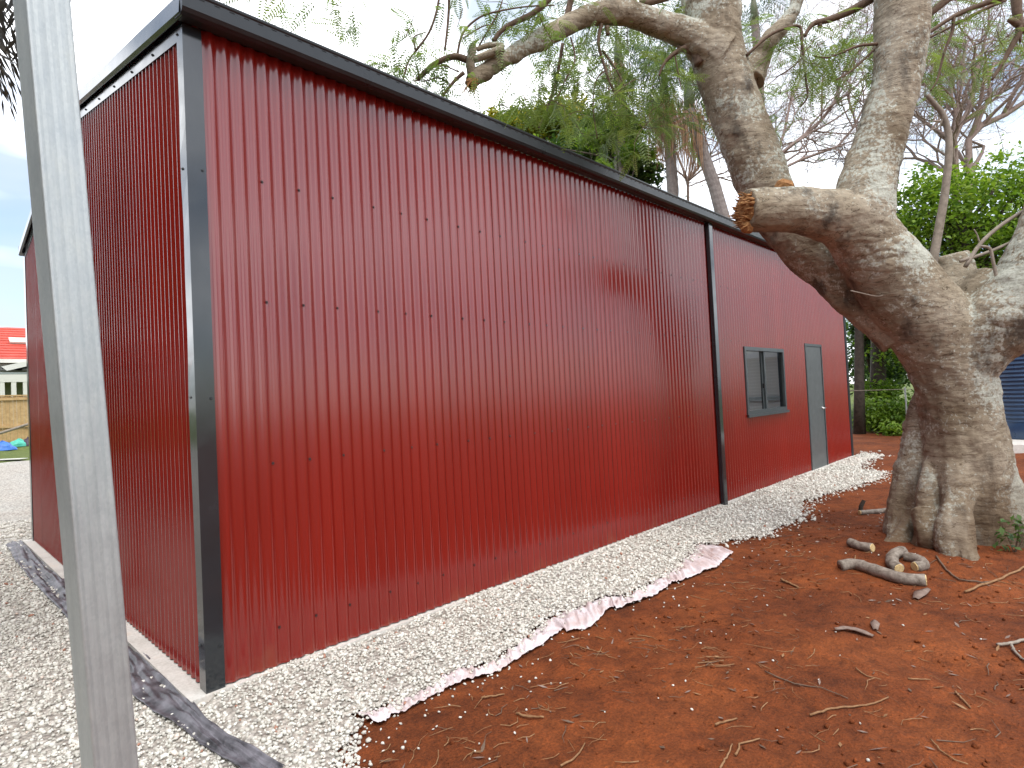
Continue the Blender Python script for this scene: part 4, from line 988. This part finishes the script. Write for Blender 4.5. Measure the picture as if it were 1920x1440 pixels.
# hip roof in tile courses (each course steps over the one below)
rx0, rx1 = -.5, w_+.5; rl = ony(14, 600, HY+3.6).x-ox; nC = 13
hip = rl-rx0
m = MB()
for k in range(nC):
    t0, t1 = k/nC, (k+1)/nC; y0, y1 = -.6+4.4*t0, -.6+4.4*t1; z0, z1 = ze+(zr-ze)*t0, ze+(zr-ze)*t1
    xa, xb = rx0+hip*t0, rx0+hip*t1
    m.add([(xa,y0,z0+.06),(rx1,y0,z0+.06),(rx1,y1,z1+.015),(xb,y1,z1+.015),(xa,y0,z0),(rx1,y0,z0)], [(0,1,2,3),(4,5,1,0)])
    m.add([(xa,y0,z0+.06),(xb,y1,z1+.015),(xb,8.8-y1,z1+.015),(xa,8.8-y0,z0+.06)], [(0,1,2,3)])
m.build('roof', ROOF, house)
a = ony(19, 634, HY+1.2); b_ = ony(75, 651, HY+.9); m = MB()
sk0 = (a.x-ox, 1.55, ze+(zr-ze)*.47+.14)
sl2 = Vector((0,4.4,zr-ze)).normalized(); m.obox((a.x-ox+.55, 1.60, ze+(zr-ze)*.50+.12), Vector((.55,0,0)), sl2*.32, Vector((0,-sl2.z,sl2.y))*.05); m.build('skylight', WHT, house)
m = MB(); m.box(rx0, rx1, -.66, -.58, ze-.16, ze+.02); m.build('fascia', WHT, house)
# lean-to porch in front
pz = hz(704)-oz
m = MB(); m.add([(2,-1.9,pz),(w_,-1.9,pz),(w_,-.03,pz+.18),(2,-.03,pz+.18),(2,-1.9,pz-.06),(w_,-1.9,pz-.06)], [(0,1,2,3),(0,4,5,1)]); m.build('porch_roof', GREENR, house)
m = MB(); m.box(2, w_, -1.94, -1.84, pz-.42, pz-.07); m.build('porch_beam', WHT, house)
for k in range(5):
    q = ony(25+k*22-44, 700, HY-1.9).x-ox; m = MB(); m.box(q-.09, q+.09, -1.93, -1.75, 0, pz-.42); m.build('porch_post', WHT, house)
for k, xx in enumerate((20, 48, 86)):
    q = ony(xx, 690, HY).x-ox; m = MB(); m.box(q-.42, q+.42, -.06, -.03, pz+.25, ze-.18); wv_ = m.build('window', WHT, house); m = MB(); m.box(q-.33, q+.33, -.075, -.062, pz+.32, ze-.26); m.build('pane', DGL, wv_)
m = MB(); g0 = ony(12, 700, HY-1).x-ox; m.add([(g0-.2,-1.2,pz+.35),(g0+3.4,-1.2,pz+1.35),(g0+3.4,-1.2,pz+1.15),(g0,-1.2,pz+.15),(g0-.2,-.6,pz+.35),(g0+3.4,-.6,pz+1.35)], [(0,1,2,3),(0,4,5,1)]); m.build('gable_bargeboard', WHT, house)
def gp(x, y, Y): return ony(x, y, Y)
# tarp, bag, pole, sheet
def lump(name, label, cat, c, rx, ry, h, m_, seed, mats=None):
    V = []; F = []; n = 26; k = 10
    for j in range(k+1):
        for i in range(n):
            a = 2*math.pi*i/n; t = j/k; r = (1-t**1.6)
            q = 1+.30*mnoise.noise(Vector((math.cos(a)*1.4+seed, math.sin(a)*1.4, t*2)))
            V.append((rx*r*q*math.cos(a), ry*r*q*math.sin(a), h*t**.8*(1+.35*mnoise.noise(Vector((math.cos(a)*2, seed+math.sin(a)*2, t*4))))))
    F = [(j*n+i, j*n+(i+1)%n, (j+1)*n+(i+1)%n, (j+1)*n+i) for j in range(k) for i in range(n)]
    o = link(name, np_mesh(name, V, F, m_, smooth=False), None, label=label, category=cat); o.location = c; return o
def gpos(x, Y): 
    p = ony(x, 850, Y); return Vector((p.x, Y, ground_z(p.x, Y)))
lump('blue_tarp', 'crumpled bright blue tarp on the ground before the fence', 'tarp', gpos(6,21), .30, .3, .28, m_wood('blue_tarpaulin', (.03,.12,.42), (.07,.22,.62), 5, .4), 2)
lump('green_bag', 'mint green bag lying beside the blue tarp', 'bag', gpos(36,22), .30, .24, .24, m_wood('mint_green_plastic', (.05,.36,.26), (.12,.52,.40), 4, .45), 7)
lump('dark_bag', 'small dark bundle at the shed edge by the green bag', 'bag', gpos(53,22), .20, .2, .28, mat('dark_plum_fabric', (.05,.03,.05), .6), 11)
p0, p1 = gp(-30, 822, 22.5), gp(85, 785, 22.5); m = MB(); m.tube([p0, p1], [.045,.045], 8); m.build('leaning_pole', GREYT, None, label='long grey pole leaning across the pine fence', category='pole')
p = onz(8, 884, .18); p.z = ground_z(p.x, p.y); m = MB(); m.obox(p+Vector((0,0,.03)), Vector((.36,-.42,0)), Vector((.10,.09,0)), Vector((0,0,.008))); m.build('white_board', WHT, None, label='white strip of board lying on the far gravel', category='board')

# ------------------------------------------------------------------ cut logs, sticks, litter on the soil
def gpt(x, y, lift=0.0):
    p = onz(x, y, -.05)
    for k in range(4): p = onz(x, y, ground_z(p.x, p.y)+lift)
    return p
def log(name, label, pts, rpx, cat='log', barkm=LOGB, cut=(1,1), group=None, n=12, lift=.8):
    P0 = [gpt(x, y) for x, y in pts]; dm = sum(depth(p) for p in P0)/len(P0); rpx = rpx*.86; r = rpx*dm/FPX
    P0 = [gpt(x, y+rpx*.5, 0)+Vector((0,0,r*lift)) for x, y in pts]
    O = []
    for i in range(len(P0)-1):
        p_ = [P0[max(i-1,0)], P0[i], P0[i+1], P0[min(i+2,len(P0)-1)]]
        for k in range(6):
            t = k/6; O.append(.5*((2*p_[1])+(p_[2]-p_[0])*t+(2*p_[0]-5*p_[1]+4*p_[2]-p_[3])*t*t+(3*p_[1]-p_[0]-3*p_[2]+p_[3])*t**3))
    O.append(P0[-1]); c = sum(O, Vector())/len(O); t = thing(name, label, cat, tuple((c.x, c.y, c.z-r)), group)
    m = MB(); m.tube(O, [r*(1+.10*mnoise.noise(Vector((i*.5, c.x, 0)))) for i in range(len(O))], n, wob=.05); adopt(m.build('bark', barkm, smooth=True), t)
    for e, k in ((0,-1),(-1,1)):
        if not cut[0 if e == 0 else 1]: continue
        d = (O[0]-O[1]).normalized() if e == 0 else (O[-1]-O[-2]).normalized()
        m = MB(); m.tube([O[e]-d*.004, O[e]+d*.006], [r*.95, r*.86], n, wob=.08); adopt(m.build('cut_face', CUTW), t)
    return t
log('cut_log', 'longest pale grey log lying in front of the tree roots', [(1576,1064),(1605,1061),(1645,1074),(1690,1088),(1736,1092)], 12.5, cut=(0,1))
log('cut_log', 'short crooked log piece with sawn end facing the camera, left of its pair', [(1694,1036),(1676,1044),(1674,1060),(1686,1070)], 12, cut=(0,1))
log('cut_log', 'short log piece with yellow sawn end just right of the crooked one', [(1698,1046),(1722,1052),(1732,1062),(1716,1066)], 11, cut=(0,1))
log('cut_log', 'small stubby log lying left of the tree roots', [(1594,1019),(1612,1026),(1636,1030)], 9.5, cut=(0,1))
log('cut_stick', 'straight grey stick on the soil against the trunk base at left', [(1612,963),(1650,960),(1690,954)], 5.5, 'stick', cut=(1,0))
s0 = gpt(1614, 962); k = depth(s0)/FPX; m = MB(); m.tube([s0, s0+UPV*12*k, s0+UPV*24*k+RGT*6*k], [.026,.024,.020], 8, mcap=1); m.build('stake', [DARKT, CUTW], None, label='short upright stake with yellow cut top left of the trunk', category='stake')
def stick(label, pts, r0, r1=None, m_=TWIGO, name='twig', cat='twig', n=6):
    r1 = r1 or r0*.5; P0 = [gpt(x, y) for x, y in pts]; k = len(P0)
    R_ = [.72*(r0+(r1-r0)*i/(k-1))*depth(p)/FPX for i, p in enumerate(P0)]
    O = []; Q = []
    for i in range(k-1):
        for j in range(5):
            t = j/5; p = P0[i].lerp(P0[i+1], t); r = R_[i]+(R_[i+1]-R_[i])*t; O.append(Vector((p.x+rng.gauss(0,r*.35), p.y+rng.gauss(0,r*.35), ground_z(p.x, p.y)+r*.9+.004+rng.random()*r*.6))); Q.append(r)
    p = P0[-1]; O.append(Vector((p.x, p.y, ground_z(p.x, p.y)+R_[-1]+.004))); Q.append(R_[-1])
    m = MB(); m.tube(O, Q, n, wob=.08); return m.build(name, m_, None, smooth=True, label=label, category=cat)
stick('long pale stick running off the right edge below the roots', [(1810,1114),(1850,1098),(1885,1084),(1925,1066)], 3.2, 2.6, TWIGO)
stick('thin dark curved twig arcing under the tree roots', [(1755,1046),(1775,1074),(1800,1090),(1840,1095),(1868,1091)], 2.6, 2, TWIG)
stick('pale forked branch at the right edge of the soil', [(1868,1213),(1895,1211),(1925,1203)], 4.2, 4, GREYT, 'forked_branch', 'branch')
stick('short offshoot curling below the pale forked branch', [(1897,1214),(1904,1228),(1925,1245)], 4, 3.2, GREYT, 'forked_branch', 'branch')
stick('orange root twig lying in the middle of the foreground soil', [(1518,1345),(1560,1332),(1600,1328),(1640,1322),(1666,1310)], 3, 1.8)
stick('dark wavy twig across the middle of the soil', [(1435,1262),(1490,1285),(1540,1292),(1590,1312)], 2, 1.2, TWIG)
stick('small brown root near the crumpled cloth in the foreground', [(968,1342),(990,1348),(1020,1348)], 3.6, 2.4)
stick('short brown root lying just below the gravel edge', [(902,1312),(925,1308),(946,1304)], 2.6, 1.6)
stick('bent orange root at the bottom middle of the picture', [(1380,1420),(1388,1398),(1425,1388)], 3.2, 1.8)
stick('orange root branching up from the bottom edge', [(1050,1440),(1075,1428),(1090,1410),(1097,1396)], 3, 1.6)
stick('thin root arched beside the bent orange root', [(1350,1445),(1362,1425),(1373,1398)], 3.2, 1.8)
stick('long thin root reaching the bottom right corner', [(1745,1390),(1765,1412),(1790,1428),(1815,1436)], 2.4, 1.6)
stick('thin straw coloured stick on the soil at right', [(1702,1276),(1745,1277)], 2.4, 1.2)
stick('little root twig left of the straw coloured stick', [(1605,1256),(1625,1270),(1652,1276)], 2.2, 1)
stick('flat reddish stick near the centre of the soil', [(1465,1090),(1480,1097),(1497,1104)], 3.4, 2.4)
stick('dark twig lying on the gravel near the far drainpipe', [(1385,976),(1410,977),(1450,985)], 2.2, 2, TWIG)
stick('thin dark twig lying across the gravel strip', [(1185,1072),(1230,1061),(1280,1053)], 1.6, 1, TWIG)
stick('slender twig on the gravel beside the shed wall', [(1222,1012),(1255,1016),(1275,1024)], 1.5, 1, TWIG)
stick('short twig standing near the logs', [(1590,1062),(1603,1054),(1604,1043)], 1.8, 1.2, TWIGO)
stick('thin pale wavy twig at the centre of the soil', [(1308,1246),(1330,1243),(1340,1252),(1370,1251)], 1.6, .8)
stick('orange bent root with small fork right of centre', [(1790,1300),(1800,1310),(1812,1322),(1820,1330)], 2.8, 2)
stick('brown stick in the lower left of the soil', [(1342,1362),(1362,1356),(1382,1350)], 3, 2)
def pod(label, pts, wpx, bend=0):
    P0 = [gpt(x, y) for x, y in pts]; V = []; F = []; n = len(P0)
    for i, p in enumerate(P0):
        d = (P0[min(i+1,n-1)]-P0[max(i-1,0)]); d.z = 0; d.normalize(); s = Vector((-d.y, d.x, 0)); k = wpx*depth(p)/FPX*(.45 if i in (0,n-1) else 1)*1.3
        z = ground_z(p.x, p.y)+.012+.01*math.sin(math.pi*i/(n-1))
        V += [(p.x-s.x*k, p.y-s.y*k, z), (p.x, p.y, z+.007), (p.x+s.x*k, p.y+s.y*k, z)]
    for i in range(n-1): F += [(i*3, i*3+1, i*3+4, i*3+3), (i*3+1, i*3+2, i*3+5, i*3+4)]
    o = link('seed_pod', np_mesh('seed_pod', V, F, POD, smooth=True), None, label=label, category='seed pod'); md = o.modifiers.new('s','SOLIDIFY'); md.thickness = .004
pod('long curved grey seed pod lying on the soil', [(1565,1184),(1585,1183),(1605,1187),(1622,1192),(1638,1197)], 5.5)
pod('short upright grey pod right of the curved pod', [(1640,1168),(1641,1176),(1642,1185)], 6)
pod('reddish bark chip in front of the longest log', [(1717,1126),(1726,1118),(1740,1108)], 8)
# fine litter: rootlets and chips nobody could count
def litter():
    mb = MB(); chips_v = []; chips_f = []
    for i in range(1250):
        x = rng.uniform(.2, 5.6); y = rng.uniform(-3.9, -1.05)
        if mnoise.noise(Vector((x*1.1, y*1.1, 21))) < rng.uniform(-.35,.3): continue
        if math.hypot(x-TREE.x, y-TREE.y) < .7: continue
        near = rng.random(); ln = rng.uniform(.03,.16); a = rng.uniform(0, 6.28); p = Vector((x, y, 0)); pts = []
        for k in range(4):
            a += rng.gauss(0,.45); p = p+Vector((math.cos(a), math.sin(a), 0))*ln/3; pts.append(Vector((p.x, p.y, ground_z(p.x, p.y)+.004+rng.random()*.008)))
        r = rng.uniform(.0009,.0028); mb.tube(pts, [r, r, r*.8, r*.4], 4, mi=rng.choice([0,0,1]))
    for i in range(520):
        x = rng.uniform(.2, 6.5); y = rng.uniform(-3.9, -1.0); s = rng.uniform(.005,.018); a = rng.uniform(0, 6.28); z = ground_z(x, y)+.007
        u = Vector((math.cos(a), math.sin(a), rng.gauss(0,.25)))*s*rng.uniform(1,2.6); v = Vector((-math.sin(a), math.cos(a), rng.gauss(0,.3)))*s*.5; k = len(mb.v); c = Vector((x, y, z))
        mb.v += [tuple(c-u), tuple(c+v), tuple(c+u), tuple(c-v)]; mb.f.append((k,k+1,k+2,k+3)); mb.m.append(rng.choice([0,1,2,2]))
    mb.build('soil_litter', [TWIGO, TWIG, POD], None, kind='stuff', label='fine rootlets, twigs and chips littering the red soil', category='litter')
    # clods
    P = []; S_ = []
    for i in range(4200):
        x = rng.uniform(.1, 6.5); y = rng.uniform(-4.0, -1.1)
        if mnoise.noise(Vector((x*1.4, y*1.4, 33))) < rng.uniform(-.3,.45): continue
        P.append((x, y, ground_z(x, y)+.004)); S_.append(.006+.034*rng.random()**3.2)
    V, F, t = stones(np.array(P), np.array(S_)); link('soil_clods', np_mesh('soil_clods', V, F, SOIL, t, smooth=True), kind='stuff', label='small crumbs and clods of the red soil', category='soil')
litter()
# weeds at the root of the tree
g = gpt(1905, 1030); g = at(1900, 1010, 4.75); P = [(g.x+rng.gauss(0,.06), g.y+rng.gauss(0,.06), ground_z(g.x, g.y)+rng.uniform(.02,.28)) for k in range(70)]
wd = thing('weed', 'small dark green weed growing at the right of the roots', 'plant', (g.x, g.y, ground_z(g.x, g.y)))
V, F = leaf_mesh_pts(np.array(P), .06); adopt(link('leaves', np_mesh('leaves', V, F, LEAF_D, np.repeat(nr.uniform(.3,.9,len(P)), 4)), kind='stuff'), wd)
m = MB()
for k in range(5): m.tube([(g.x, g.y, ground_z(g.x, g.y)-.02), (g.x+rng.gauss(0,.05), g.y+rng.gauss(0,.05), ground_z(g.x, g.y)+.2)], [.004,.002], 5)
adopt(m.build('stems', TWIG), wd)
